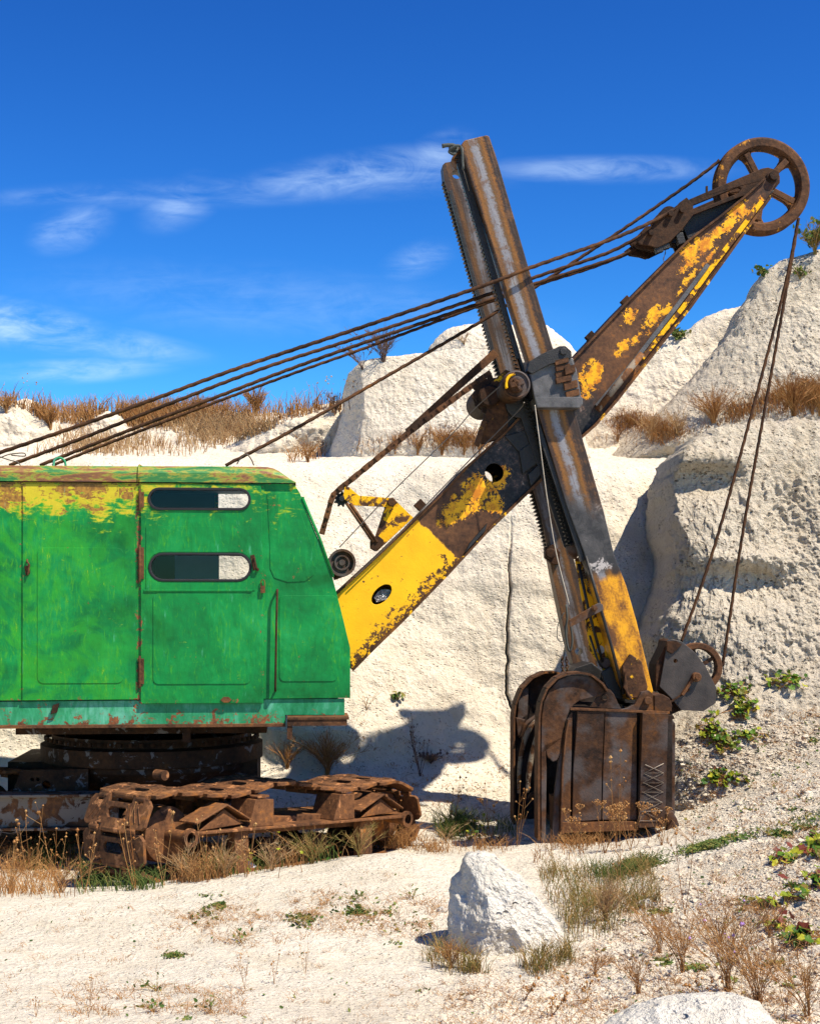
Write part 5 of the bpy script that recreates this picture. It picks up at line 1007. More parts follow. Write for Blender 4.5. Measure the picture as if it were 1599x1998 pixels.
# pale twine zigzag over the near panel
mb = MB(); zl = [(1258, 1492), (1294, 1508), (1256, 1510), (1294, 1527), (1254, 1527), (1294, 1546), (1252, 1545), (1292, 1566), (1255, 1564), (1292, 1582), (1252, 1582), (1290, 1602), (1248, 1602)]
mb.tube([q(x, y, .492) for x, y in zl], .0026, 5); zr = [(1294, 1490), (1257, 1508), (1294, 1508), (1253, 1528), (1294, 1528), (1254, 1546), (1292, 1546), (1253, 1564), (1292, 1565), (1250, 1584), (1291, 1582)]
mb.tube([q(x, y, .489) for x, y in zr], .0026, 5); mb.build('twine_lacing', M['twine'], bkt)

# ---- hoist block with its sheave
cP = 1.15
mb = MB(); pl = Q([(1302, 1249), (1312, 1247), (1330, 1252), (1356, 1274), (1376, 1300), (1397, 1342), (1396, 1372), (1372, 1388), (1328, 1386), (1308, 1362), (1286, 1340)], cP); mb.plate(pl, cP, cP+.035, [circ(1317, 1290, .022, cP, 10)]); hb = mb.build('hoist_block', M['dgrey'], root, .006)
mb = MB(); mb.plate(pl, cP+.36, cP+.395); mb.plate(Q([(1279, 1297), (1302, 1250), (1312, 1250), (1288, 1345), (1278, 1350)], cP+.04), cP+.036, cP+.36); mb.build('side_cheek', M['rustd'], hb, .006)
xs_, zs_ = q2(1362, 1303, cP+.14); rs_ = .275; mb = MB(); mb.lathe((xs_, cP+.14, zs_), [(rs_*.74, .01), (rs_*.78, 0), (rs_-.01, 0), (rs_, .02), (rs_-.035, .06), (rs_, .10), (rs_-.01, .12), (rs_*.78, .12), (rs_*.74, .11), (rs_*.74, .01)], 56); sv = mb.build('block_sheave', M['rust'], hb, .002)
mb = MB(); C0 = Vector((xs_, cP+.20, zs_))
for k in range(5):
    t = R(30+72*k); d = Vector((math.cos(t), 0, math.sin(t))); mb.bar(C0+d*.05, C0+d*rs_*.78, .035, .05, up=(0, 1, 0))
mb.cyl((xs_, zs_), .07, cP+.12, cP+.28, 20); mb.cyl(q2(1356, 1321, cP), .05, cP-.07, cP+.0, 22, .008); mb.cyl(q2(1356, 1321, cP), .02, cP-.085, cP-.065, 12); mb.bar(q(1330, 1356, cP-.02), q(1352, 1322, cP-.02), .03, .05, up=(0, 1, 0)); mb.build('sheave_pin', M['rust'], hb)
mb = MB(); mb.plate(Q([(1300, 1252), (1318, 1250), (1330, 1258), (1310, 1276), (1300, 1270)], cP-.02), cP-.03, cP-.002); mb.build('guard_plate', M['rustd'], hb, .004); mb = MB(); mb.bar(q(1300, 1375, cP-.01), q(1345, 1345, cP-.01), .02, .02, up=(0, 1, 0)); mb.build('weld_strip', M['rustd'], hb, .004)
mb = MB(); mb.plate(Q([(1276, 1392), (1310, 1372), (1330, 1386), (1296, 1400)], 1.3), 1.3, 1.5); mb.build('bail_link', M['bucketd'], bkt, .01)

# PLANTS_HERE
# ============================================================ VEGETATION AND STONES
class Veg:
    def __init__(s): s.V = []; s.q = []; s.t = []; s.a = []; s.n = 0
    def stems(s, Pt, rad, v):
        """Pt (N,K,3), rad (N,K), v (N,) : three-sided tubes"""
        Pt = np.asarray(Pt); N, K, _ = Pt.shape; T = np.gradient(Pt, axis=1); T /= np.linalg.norm(T, axis=2, keepdims=True)+1e-9
        ref = np.tile(np.array([.31, .82, .17]), (N, K, 1)); A = np.cross(T, ref); A /= np.linalg.norm(A, axis=2, keepdims=True)+1e-9; B = np.cross(T, A)
        ang = [0, 2.094, 4.189]; rings = np.stack([Pt+(A*math.cos(t)+B*math.sin(t))*rad[..., None] for t in ang], 2)   # N,K,3,3
        i, k, j = np.meshgrid(np.arange(N), np.arange(K-1), np.arange(3), indexing='ij'); b0 = s.n+(i*K+k)*3; j2 = (j+1) % 3
        s.q.append(np.stack([b0+j, b0+j2, b0+3+j2, b0+3+j], -1).reshape(-1, 4)); s.V.append(rings.reshape(-1, 3)); s.a.append(np.repeat(v, K*3)); s.n += N*K*3
    def blades(s, base, h, w, lean=.35, droop=.3, K=5, v=None, bias=(0, 0)):
        base = np.asarray(base); N = len(base); an = rng.uniform(0, 2*np.pi, N); ln = np.abs(rng.normal(lean, lean*.5, N)); t = np.linspace(0, 1, K)[None, :, None]
        d = np.stack([np.cos(an)*ln+bias[0], np.sin(an)*ln+bias[1], np.zeros(N)], 1)[:, None, :]; up = np.array([0, 0, 1.0])[None, None, :]
        hh = np.asarray(h)[:, None, None]; dr = rng.uniform(0, droop, N)[:, None, None]
        C = base[:, None, :]+hh*(up*(t-dr*t**2.5)+d*t**1.6); C = C+rng.normal(0, .012, C.shape)*hh*t
        rad = np.asarray(w)[:, None]*(1-.75*np.linspace(0, 1, K)[None, :]); s.stems(C, rad, rng.uniform(0, 1, N) if v is None else v); return C
    def bush(s, base, n, h, r=.004, spread=.5, sub=6, v=None, bias=(0, 0), sublen=.3):
        """branching stems from one root; returns tips"""
        base = np.asarray(base, float); B = np.tile(base, (n, 1))+rng.normal(0, .02*h, (n, 3))*np.array([1, 1, 0]); hs_ = h*rng.uniform(.55, 1, n)
        C = s.blades(B, hs_, np.full(n, r), spread, .25, 7, v=None if v is None else np.full(n, v)+rng.uniform(-.1, .1, n), bias=bias); tips = [C[:, -1]]
        for gen in range(2):
            N = n*sub if gen == 0 else n*sub; src = C[rng.integers(0, len(C), N)]; k = rng.integers(2, 6, N) if gen == 0 else rng.integers(1, 4, N); k = np.minimum(k, src.shape[1]-2)
            P0 = src[np.arange(N), k]; T = src[np.arange(N), k+1]-P0; T /= np.linalg.norm(T, axis=1)[:, None]+1e-9
            D = T+rng.normal(0, .45, (N, 3)); D[:, 2] = np.abs(D[:, 2])*.8+.15; D /= np.linalg.norm(D, axis=1)[:, None]; L = h*sublen*rng.uniform(.4, 1, N)*(1 if gen == 0 else .5)
            t = np.linspace(0, 1, 5)[None, :, None]; C2 = P0[:, None]+D[:, None]*L[:, None, None]*t+np.array([0, 0, .25])*L[:, None, None]*t**2+rng.normal(0, .02, (N, 5, 3))*L[:, None, None]*t
            s.stems(C2, (r*(.6 if gen == 0 else .42))*(1-.6*np.linspace(0, 1, 5))[None, :]*np.ones((N, 1)), rng.uniform(0, 1, N)); tips.append(C2[:, -1]); C = C2
        return np.concatenate(tips)
    def balls(s, C, r, v=None):
        C = np.asarray(C); N = len(C); o = np.array([[1, 0, 0], [-1, 0, 0], [0, 1, 0], [0, -1, 0], [0, 0, 1.2], [0, 0, -1.2]], float); sc = np.asarray(r)*rng.uniform(.6, 1.3, N)
        Vv = C[:, None]+o[None]*sc[:, None, None]*rng.uniform(.75, 1.25, (N, 6, 1)); f = np.array([[0, 2, 4], [2, 1, 4], [1, 3, 4], [3, 0, 4], [2, 0, 5], [1, 2, 5], [3, 1, 5], [0, 3, 5]])
        s.t.append((s.n+np.arange(N)[:, None, None]*6+f[None]).reshape(-1, 3)); s.V.append(Vv.reshape(-1, 3)); s.a.append(np.repeat(rng.uniform(0, 1, N) if v is None else np.full(N, v), 6)); s.n += N*6
    def leaves(s, C, nrm, size, v=None, lobes=0, n=10, elong=1.0, cup=.2):
        C = np.asarray(C); N = len(C); nrm = np.asarray(nrm, float); nrm = nrm/(np.linalg.norm(nrm, axis=1)[:, None]+1e-9); ref = rng.normal(size=(N, 3)); A = np.cross(nrm, ref); A /= np.linalg.norm(A, axis=1)[:, None]+1e-9; B = np.cross(nrm, A)
        a_ = np.linspace(0, 2*np.pi, n, endpoint=False); rr__ = (1+.16*np.cos(lobes*a_)*(lobes > 0))*(1-.35*np.exp(-((a_-np.pi)/.5)**2)*(lobes > 0)); sz = np.asarray(size)*rng.uniform(.65, 1.2, N)
        jit = rng.uniform(.85, 1.15, (N, n)); R1 = (A[:, None]*(np.cos(a_)*rr__*elong)[None, :, None]+B[:, None]*(np.sin(a_)*rr__)[None, :, None])*(sz[:, None]*jit)[..., None]
        lift = (cup*np.abs(np.sin(a_))[None, :]+rng.normal(0, .06, (N, n)))*sz[:, None]; R1 = C[:, None]+R1+nrm[:, None]*lift[..., None]
        Vv = np.concatenate([C[:, None], R1], 1); k = np.arange(n); f = np.stack([np.zeros(n, int), 1+k, 1+(k+1) % n], 1)
        s.t.append((s.n+np.arange(N)[:, None, None]*(n+1)+f[None]).reshape(-1, 3)); s.V.append(Vv.reshape(-1, 3)); s.a.append(np.repeat(rng.uniform(0, 1, N) if v is None else v, n+1)); s.n += N*(n+1)
    def crumbs(s, C, r):
        C = np.asarray(C); N = len(C); ph = (1+5**.5)/2; o = np.array([(-1, ph, 0), (1, ph, 0), (-1, -ph, 0), (1, -ph, 0), (0, -1, ph), (0, 1, ph), (0, -1, -ph), (0, 1, -ph), (ph, 0, -1), (ph, 0, 1), (-ph, 0, -1), (-ph, 0, 1)])/1.9
        f = np.array([(0, 11, 5), (0, 5, 1), (0, 1, 7), (0, 7, 10), (0, 10, 11), (1, 5, 9), (5, 11, 4), (11, 10, 2), (10, 7, 6), (7, 1, 8), (3, 9, 4), (3, 4, 2), (3, 2, 6), (3, 6, 8), (3, 8, 9), (4, 9, 5), (2, 4, 11), (6, 2, 10), (8, 6, 7), (9, 8, 1)])
        Vv = o[None]*rng.uniform(.72, 1.2, (N, 12, 1))*(rng.uniform(.7, 1.3, (N, 1, 3))*np.array([1, 1, .6]))*np.asarray(r)[:, None, None]+C[:, None]
        s.t.append((s.n+np.arange(N)[:, None, None]*12+f[None]).reshape(-1, 3)); s.V.append(Vv.reshape(-1, 3)); s.a.append(np.zeros(N*12)); s.n += N*12
    def build(s, name, mat, parent=None, smooth=False):
        o = np_mesh(name, np.concatenate(s.V), ([np.concatenate(s.q)] if s.q else [])+([np.concatenate(s.t)] if s.t else []), mat, parent, smooth, np.concatenate(s.a)); return o
def inpoly(x, y, poly):
    c = False; n = len(poly)
    for i in range(n):
        x1, y1 = poly[i]; x2, y2 = poly[i-1]
        if (y1 > y) != (y2 > y) and x < (x2-x1)*(y-y1)/(y2-y1)+x1: c = not c
    return c
def scatter(poly, n, clump=0.0, csz=30, avoid=()):
    """n standing points on the terrain seen inside a photo polygon"""
    xs_ = [p[0] for p in poly]; ys_ = [p[1] for p in poly]; out = []; cs = []
    while len(out) < n:
        if clump and cs and random.random() < clump:
            c = random.choice(cs[-40:]); x, y = random.gauss(c[0], csz), random.gauss(c[1], csz*.3)
        else: x, y = random.uniform(min(xs_), max(xs_)), random.uniform(min(ys_), max(ys_))
        if not inpoly(x, y, poly) or any(inpoly(x, y, a_) for a_ in avoid): continue
        if clump and random.random() < .06: cs.append((x, y))
        h_, _ = hit(x, y)
        if h_: out.append(h_)
        else: n -= 1
    return np.array([tuple(p) for p in out])
def at(px, py):
    h_, nn = hit(px, py); return (Vector((0, 30, 0)), Vector((0, 0, 1))) if h_ is None else (h_, nn)
def stuff(vg, name, mat, label): o = vg.build(name, mat); tag(o, label, kind='stuff'); return o

# ---- dry grass on the slope beyond the cab and on the ledge
AV = [[(-60, 880), (-60, 800), (0, 795), (50, 800), (90, 830), (130, 880)], [(165, 858), (185, 815), (212, 802), (240, 815), (262, 858)], [(390, 888), (480, 868), (560, 822), (640, 800), (660, 820), (650, 888)], [(270, 850), (330, 842), (360, 850), (330, 870)]]
vg = Veg()
B = scatter([(-40, 772), (20, 775), (60, 800), (120, 800), (200, 800), (300, 805), (420, 800), (500, 790), (640, 790), (690, 800), (640, 815), (520, 822), (300, 835), (150, 830), (0, 812), (-40, 812)], 3400, .6, 34, AV); vg.blades(B, rng.uniform(.18, .50, len(B)), np.full(len(B), .0085), .3, .4); stuff(vg, 'dry_grass', M['orange'], 'reddish dry grass along the skyline beyond the cab'); vg = Veg()
B = scatter([(70, 840), (250, 822), (420, 818), (520, 830), (640, 800), (560, 830), (470, 862), (380, 892), (60, 888), (40, 868)], 2400, .75, 30, AV); vg.blades(B, rng.uniform(.12, .40, len(B)), np.full(len(B), .0075), .35, .4)
B = scatter([(-60, 795), (-60, 770), (700, 780), (700, 800)], 260, .5, 30); vg.balls(B+np.stack([0*B[:, 0], 0*B[:, 0], rng.uniform(.25, .5, len(B))], 1), np.full(len(B), .014))
stuff(vg, 'dry_grass', M['dry'], 'tawny dry grass covering the slope beyond the cab')
vg = Veg()
B = scatter([(1375, 838), (1430, 800), (1500, 775), (1615, 745), (1615, 815), (1560, 816), (1480, 818)], 1500, .7, 24); vg.blades(B, rng.uniform(.10, .38, len(B)), np.full(len(B), .0055), .5, .4)
B = scatter([(1140, 872), (1150, 830), (1250, 800), (1360, 800), (1440, 790), (1600, 770), (1660, 812), (1480, 818), (1400, 832), (1345, 858), (1320, 872)], 1500, .8, 18); vg.blades(B, rng.uniform(.06, .28, len(B)), np.full(len(B), .0042), .5, .4)
B = scatter([(690, 888), (700, 860), (960, 850), (960, 888)], 700, .8, 22); vg.blades(B, rng.uniform(.08, .22, len(B)), np.full(len(B), .006), .5, .4)
B = scatter([(560, 905), (565, 880), (640, 870), (640, 895)], 130, .6, 16); vg.blades(B, rng.uniform(.1, .3, len(B)), np.full(len(B), .006), .5, .4)
stuff(vg, 'dry_grass', M['orange'], 'short rusty dry grass along the top of the quarry ledge')

def shrub(px, py, n, h, label, mat='orange', r=.005, spread=.5, sub=6, bias=(0, 0), heads=0, hr=.012, cat='shrub', name='dry_shrub', leaf=0, group=None, sublen=.3, flower=None):
    p, _ = at(px, py); v = Veg(); tips = v.bush(p, n, h, r, spread, sub, bias=bias, sublen=sublen)
    if heads: k = rng.permutation(len(tips))[:heads]; v.balls(tips[k], np.full(len(k), hr))
    o = v.build(name, M[mat]); tag(o, label, cat, group)
    if leaf:
        v = Veg(); k = rng.permutation(len(tips))[:leaf]; v.leaves(tips[k]+rng.normal(0, .02, (len(k), 3)), rng.normal(0, 1, (len(k), 3))+np.array([.3, -.6, .8]), np.full(len(k), hr*1.6), n=6, elong=1.6); v.build('leaves', M['herb'], o)
    if flower:
        v = Veg(); k = rng.permutation(len(tips))[:flower]; v.balls(tips[k], np.full(len(k), .009)); v.build('flowers', M['lav'], o)['kind'] = 'stuff'
    return o
shrub(748, 706, 30, .62, 'grey twiggy bush on the skyline of the outcrop left of the stick', 'twig', .006, .55, 9, (-.1, 0))
shrub(706, 722, 12, .45, 'small dark twigs hanging at the left shoulder of the outcrop', 'twig', .005, .6, 6, (-.4, 0), 30, .014)
shrub(500, 812, 40, .62, 'tallest rusty tussock on the skyline over the middle cables', 'orange', .0085, .35, 8)
shrub(385, 815, 34, .52, 'rusty tussock on the skyline behind the upper cable', 'orange', .0085, .4, 8)
shrub(98, 838, 40, .50, 'bushy tussock on the white mound at the far left', 'orange', .0085, .4, 8)
shrub(12, 806, 30, .42, 'dry tussock cut by the left edge of the photo', 'orange', .0085, .4, 7)
shrub(655, 806, 14, .40, 'thin dark weed beside the left foot of the outcrop', 'twig', .005, .4, 6, (0, 0), 30, .013)
for i, (x, y, n, h, w) in enumerate([(770, 886, 22, .42, 'leftmost'), (815, 888, 24, .48, 'second'), (862, 888, 30, .55, 'third'), (905, 888, 26, .50, 'fourth'), (935, 886, 16, .42, 'rightmost')]):
    shrub(x, y, n, h, '%s of the orange dry shrubs on the ledge below the outcrop' % w, 'orange', .0055, .5, 7)
shrub(1392, 826, 44, .66, 'wide dry bush on the ledge with a green base, behind the hoist ropes', 'orange', .006, .6, 9)
shrub(1322, 850, 20, .45, 'pale feathery dry weed on the ledge right of the boom', 'dry', .005, .55, 8)
shrub(1205, 862, 18, .5, 'sparse brown weed on the ledge just right of the boom', 'orange', .0045, .5, 7, (0, 0), 40, .010)
shrub(1270, 860, 16, .6, 'tall thin weed with open branches on the ledge under the boom', 'dry', .0045, .5, 8)
shrub(1548, 812, 40, .62, 'dense dry bush at the right edge on top of the big block', 'orange', .006, .6, 9)
shrub(1600, 812, 34, .72, 'tall dry bush cut by the right edge on top of the big block', 'orange', .006, .5, 9)
shrub(1590, 496, 44, .62, 'scrub with green leaves on the hill crest below the sheave', 'olive', .006, .5, 9, (0, 0), 0, .018, leaf=160)
shrub(1560, 545, 16, .26, 'low dark tuft hanging on the hillside behind the ropes', 'olive', .006, .9, 6, leaf=60, hr=.015)
shrub(1318, 664, 14, .22, 'small green tuft on the pale slope behind the boom', 'herb', .006, .9, 6, leaf=80, hr=.018)
shrub(1490, 540, 10, .20, 'dark green creeper on the crest left of the ropes', 'herb', .006, .9, 6, leaf=60, hr=.018)
shrub(905, 672, 14, .34, 'dry wisp on the pale outcrop left of the stick', 'dry', .0045, .8, 6, (-.3, 0))
shrub(600, 902, 14, .42, 'orange weed just above the front end of the cab roof', 'orange', .005, .5, 6)

# ---- weeds round the crawler
vg = Veg()
for poly, n, h0, h1 in [([(-30, 1660), (180, 1680), (150, 1750), (-30, 1765)], 320, .08, .35), ([(325, 1700), (560, 1650), (800, 1615), (830, 1655), (690, 1670), (500, 1706), (330, 1730)], 2400, .10, .36),
                        ([(-30, 1700), (120, 1700), (120, 1745), (-30, 1752)], 500, .05, .16), ([(780, 1640), (1000, 1640), (1000, 1665), (800, 1668)], 420, .05, .18), ([(1040, 1650), (1320, 1620), (1330, 1650), (1040, 1690)], 500, .05, .20)]:
    B = scatter(poly, n, .7, 16); vg.blades(B, rng.uniform(h0, h1, len(B)), np.full(len(B), .0032), .5, .5)
stuff(vg, 'dry_weeds', M['orange'], 'tangle of dry brown grass along the crawler and bucket foot')
vg = Veg()
for poly, n, h0, h1 in [([(150, 1700), (330, 1715), (320, 1735), (150, 1748)], 700, .08, .26), ([(60, 1660), (170, 1670), (160, 1700), (40, 1700)], 300, .10, .32), ([(340, 1700), (660, 1650), (660, 1678), (350, 1725)], 2200, .06, .30),
                        ([(830, 1600), (1010, 1610), (1010, 1650), (860, 1640)], 800, .08, .30), ([(1060, 1700), (1180, 1690), (1260, 1700), (1255, 1760), (1180, 1790), (1120, 1780), (1070, 1740)], 330, .06, .22)]:
    B = scatter(poly, n, .7, 14); vg.blades(B, rng.uniform(h0, h1, len(B)), np.full(len(B), .0035), .5, .5)
stuff(vg, 'green_grass', M['herb'], 'green weeds in the shade of the crawler and behind the boulder')
vg = Veg()
for poly, n in [([(1050, 1700), (1270, 1690), (1290, 1760), (1200, 1830), (1120, 1840), (1060, 1750)], 1500), ([(850, 1850), (900, 1880), (960, 1900), (880, 1905), (820, 1880)], 260), ([(1000, 1885), (1110, 1860), (1130, 1880), (1040, 1910)], 260)]:
    B = scatter(poly, n, .6, 18); vg.blades(B, rng.uniform(.07, .24, len(B)), np.full(len(B), .0026), .45, .5)
stuff(vg, 'olive_grass', M['olive'], 'straw and olive grass behind and beside the white boulder')
# low green band running up the right slope
vg = Veg()
B = scatter([(1200, 1715), (1225, 1670), (1330, 1650), (1430, 1630), (1600, 1580), (1620, 1590), (1620, 1612), (1480, 1635), (1380, 1665), (1280, 1692)], 1900, .6, 18); vg.blades(B, rng.uniform(.015, .06, len(B)), np.full(len(B), .004), .9, .5)
B2 = scatter([(1200, 1700), (1430, 1630), (1610, 1585), (1610, 1605), (1400, 1655), (1220, 1700)], 700, .6, 16); vg.leaves(B2+np.array([0, 0, .02]), rng.normal(0, .5, (len(B2), 3))+np.array([0, -.4, 1]), np.full(len(B2), .013), n=5, elong=1.5)
stuff(vg, 'ground_cover', M['herb'], 'dark green ground cover running up the right slope from the bucket')
# sparse tiny weeds everywhere on the chalk
vg = Veg()
FG = [(-20, 1780), (700, 1700), (870, 1700), (870, 1860), (1110, 1890), (1300, 1700), (1610, 1600), (1610, 2010), (-20, 2010)]
def tiny(poly, clusters, m_, h, w, sp_=.05):
    B = scatter(poly, clusters); out = []
    for b_ in B:
        k = random.randint(2, m_); out.append(np.tile(b_, (k, 1))+rng.normal(0, sp_*random.uniform(.3, 1), (k, 3))*np.array([1, 1, 0]))
    B = np.concatenate(out); B[:, 2] -= .004; vg.blades(B, rng.uniform(.2, 1, len(B))*h, np.full(len(B), w), 1.0, .7)
tiny(FG, 420, 12, .055, .0016); tiny([(1180, 1720), (1610, 1620), (1610, 2010), (850, 2010), (900, 1920), (1120, 1890)], 900, 12, .075, .0017, .06)
tiny([(300, 1780), (620, 1760), (620, 1830), (480, 1850), (340, 1830)], 60, 22, .08, .002, .06); tiny([(560, 1735), (860, 1760), (860, 1840), (600, 1820)], 110, 18, .08, .002, .06)
tiny([(130, 1930), (480, 1930), (480, 1985), (130, 1985)], 60, 16, .09, .0018, .06); tiny([(1320, 1400), (1610, 1380), (1610, 1640), (1330, 1640)], 420, 10, .07, .003, .06)
tiny([(660, 1400), (1000, 1480), (1000, 1600), (800, 1580), (680, 1500)], 110, 10, .09, .003, .06)
stuff(vg, 'sparse_weeds', M['orange'], 'thin scattered brown weeds rooted in the chalk')
vg = Veg()
for poly, n, sz in [(FG, 500, .008), ([(1200, 1730), (1610, 1640), (1610, 2010), (1100, 2010)], 900, .009), ([(640, 1740), (700, 1735), (860, 1800), (780, 1830), (640, 1790)], 260, .011), ([(360, 1780), (440, 1760), (430, 1800), (380, 1810)], 120, .012), ([(560, 1780), (620, 1790), (600, 1815), (560, 1810)], 90, .012), ([(1320, 1480), (1610, 1400), (1610, 1640), (1340, 1640)], 600, .012)]:
    B = scatter(poly, n, .7, 9); vg.leaves(B+np.array([0, 0, .008]), rng.normal(0, .6, (len(B), 3))+np.array([0, 0, 1]), np.full(len(B), sz), n=5, elong=1.8)
stuff(vg, 'leaf_litter', M['herb'], 'tiny green leaves and litter scattered on the chalk')
# ---- stones
vg = Veg()
for poly, n, r0 in [([(1180, 1740), (1320, 1660), (1610, 1600), (1610, 2010), (850, 2010), (880, 1930), (1120, 1900)], 12000, .0085), ([(1320, 1440), (1610, 1380), (1610, 1620), (1330, 1640)], 4200, .0095), (FG, 2600, .005), ([(560, 1560), (1000, 1490), (1000, 1640), (820, 1660), (800, 1560)], 900, .012), ([(820, 1880), (1150, 1890), (1150, 2010), (760, 2010)], 1500, .007)]:
    B = scatter(poly, n, .3, 30); vg.crumbs(B, np.full(len(B), r0)*np.exp(rng.normal(0, .5, len(B))))
stuff(vg, 'gravel', M['mound'], 'loose chalk crumbs strewn over the slope and path')
def stone(px, py, r, label, group=None):
    p, _ = at(px, py); bm = bmesh.new(); bmesh.ops.create_icosphere(bm, subdivisions=2, radius=r); sx, sy, sz = random.uniform(.8, 1.3), random.uniform(.7, 1.1), random.uniform(.5, .85)
    of = random.uniform(0, 50)
    for v in bm.verts:
        n_ = perlin(np.array([tuple(v.co/r*1.4+Vector((of, of, of)))]))[0]; v.co = Vector((v.co.x*sx, v.co.y*sy, v.co.z*sz))*(1+.4*n_)
    me = bpy.data.meshes.new('stone'); bm.to_mesh(me); bm.free(); o = link('stone', me, M['boulder']); o.location = p+Vector((0, 0, r*.25)); tag(o, label, 'stone', group)
for x, y, r, lb in [(813, 1560, .04, 'white chalk lump highest up beside the right end of the crawler'), (826, 1572, .05, 'pointed white chalk lump right of the highest one by the crawler end'), (804, 1592, .055, 'white chalk lump against the last crawler shoe'), (794, 1622, .045, 'white chalk lump low in the weeds at the crawler end'),
                    (812, 1650, .055, 'left one of the pair of white lumps behind the sand crest'), (830, 1650, .05, 'right one of the pair of white lumps behind the sand crest'), (850, 1640, .035, 'small white lump just above the sand crest pair')]:
    stone(x, y, r, lb)
stone(862, 1780, .045, 'pale stone touching the left foot of the white boulder'); stone(1262, 1768, .06, 'grey white stone on the slope right of the olive grass'); stone(1030, 1640, .05, 'pale stone at the left foot of the bucket')
stone(1572, 1726, .05, 'white pebble among the red withered leaves at the right edge')

# ---- stalks with seed heads
def stalks(pts, h, label, mat='orange', r=.0035, heads=5, hr=.012, lean=.12, name='dried_stalk', cat='dry plant', umbel=False, rad=.05):
    p, _ = at(*pts); v = Veg()
    for k in range(heads):
        an = random.uniform(0, 6.28); L = h*random.uniform(.55, 1); d = Vector((math.cos(an)*lean*2, math.sin(an)*lean, 1))*L; C = np.array([[tuple(p+d*t+Vector((math.sin(t*3+an)*.02, 0, 0))*L) for t in np.linspace(0, 1, 7)]]); v.stems(C, (r*(1-.5*np.linspace(0, 1, 7)))[None], rng.uniform(0, 1, 1)); tip = C[0, -1]
        if umbel:
            n_ = 14; D = rng.normal(0, 1, (n_, 3)); D[:, 2] = np.abs(D[:, 2])*.5+.8; D /= np.linalg.norm(D, axis=1)[:, None]; E = tip+D*rad; v.stems(np.stack([np.tile(tip, (n_, 1)), tip+D*rad*.6, E], 1), np.full((n_, 3), r*.35), rng.uniform(0, 1, n_)); v.balls(E, np.full(n_, hr*.55))
        else: v.balls(tip[None], np.array([hr]))
        for _ in range(3):
            t = random.randint(2, 5); b0 = C[0, t]; D = np.array([random.gauss(0, .7), random.gauss(0, .5), 1.0]); D /= np.linalg.norm(D); l2 = L*random.uniform(.12, .3); C3 = np.array([[b0+D*l2*u_ for u_ in (0, .5, 1)]]); v.stems(C3, np.full((1, 3), r*.45), rng.uniform(0, 1, 1)); v.balls(C3[:, -1], np.array([hr*.75]))
    o = v.build(name, M[mat]); tag(o, label, cat); return o
for x, y, n, h, lb in [(360, 1722, 16, .42, 'dry tangled bush against the idler axle of the crawler'), (440, 1712, 18, .40, 'dry tangled bush under the first gable of the crawler'), (530, 1700, 18, .38, 'dry tangled bush before the middle of the crawler'), (610, 1686, 18, .40, 'dry tangled bush under the right box of the crawler'),
                    (700, 1672, 18, .38, 'dry tangled bush under the right gable of the crawler'), (785, 1655, 16, .36, 'dry tangled bush at the far right end of the crawler'), (20, 1740, 20, .45, 'dry bush at the left edge in front of the dark gap'), (120, 1742, 16, .40, 'dry bush left of the crawler shoes'), (870, 1645, 14, .30, 'dry bush between the crawler and the bucket')]:
    shrub(x, y, n, h*.85, lb, random.choice(['orange', 'olive', 'dry']), .0024, .8, 8)
for pts, h, lb, hd in [((60, 1735), .85, 'tall dry stalk with orange heads at the left edge before the dark undercarriage', 4), ((110, 1730), .70, 'dry stalk with round heads under the cab, left of the crawler end', 5), ((18, 1745), .60, 'short branched stalk at the very left edge below the beam', 5),
                       ((165, 1742), .62, 'dead stalk leaning against the left side of the crawler shoes', 3), ((262, 1738), .80, 'pale stalk rising in front of the crawler shoes', 3), ((320, 1728), .62, 'bent dry stalk at the right edge of the crawler shoes', 3),
                       ((405, 1722), .60, 'thin stalk before the idler axle of the crawler', 3), ((480, 1712), .55, 'dry branched stalk before the middle of the crawler', 4), ((760, 1655), .62, 'branched weed before the right end of the crawler', 5),
                       ((1010, 1652), .80, 'forked orange stalk before the dark mouth of the bucket', 3), ((960, 1640), .62, 'thin weed left of the bucket', 4), ((880, 1620), .60, 'brown weed standing in the bucket shadow', 4)]:
    stalks(pts, h, lb, heads=hd, hr=.014)
stalks((1200, 1655), .98, 'tallest dried flower stalks before the middle of the bucket', heads=4, hr=.016, r=.003, lean=.03)
for pts, h, lb, hd in [((1130, 1660), .40, 'brown umbel plant at the lower left of the bucket side', 5), ((1180, 1665), .46, 'brown umbel plant before the bucket centre', 6), ((1230, 1660), .42, 'brown umbel plant before the right bucket panel', 5), ((1290, 1650), .34, 'low umbel weed at the bucket tooth', 4)]:
    stalks(pts, h, lb, heads=hd, hr=.014, umbel=True, rad=.06, lean=.2)
stalks((1205, 1760), .75, 'tall pale stalk standing in the olive grass right of the boulder', heads=2, hr=.01, lean=.05)
stalks((1335, 1790), .62, 'single reddish stem on the slope right of the bucket', heads=2, hr=.012, lean=.05)
for x, y, h, lb in [(478, 1930, .22, 'tiny dry seed stalk in the left foreground sand'), (535, 1920, .20, 'pair of thin seed stalks in the middle foreground sand'), (175, 1965, .18, 'little dry sprig near the lower left corner'), (70, 1985, .14, 'small seed sprig at the bottom left'), (595, 1900, .2, 'dark headed sprig in the sand left of the boulder')]:
    stalks((x, y), h, lb, heads=3, hr=.006, r=.0016)
for x, y, lb in [(1075, 1985, 'seed head weed at the bottom left of the corner rock'), (1140, 1960, 'dry weed with brown heads below the boulder'), (1020, 1955, 'small brown headed weed below the boulder on the left'), (1370, 1965, 'seed stalk just behind the corner rock')]:
    stalks((x, y), .16, lb, heads=6, hr=.009, r=.0018, lean=.4)
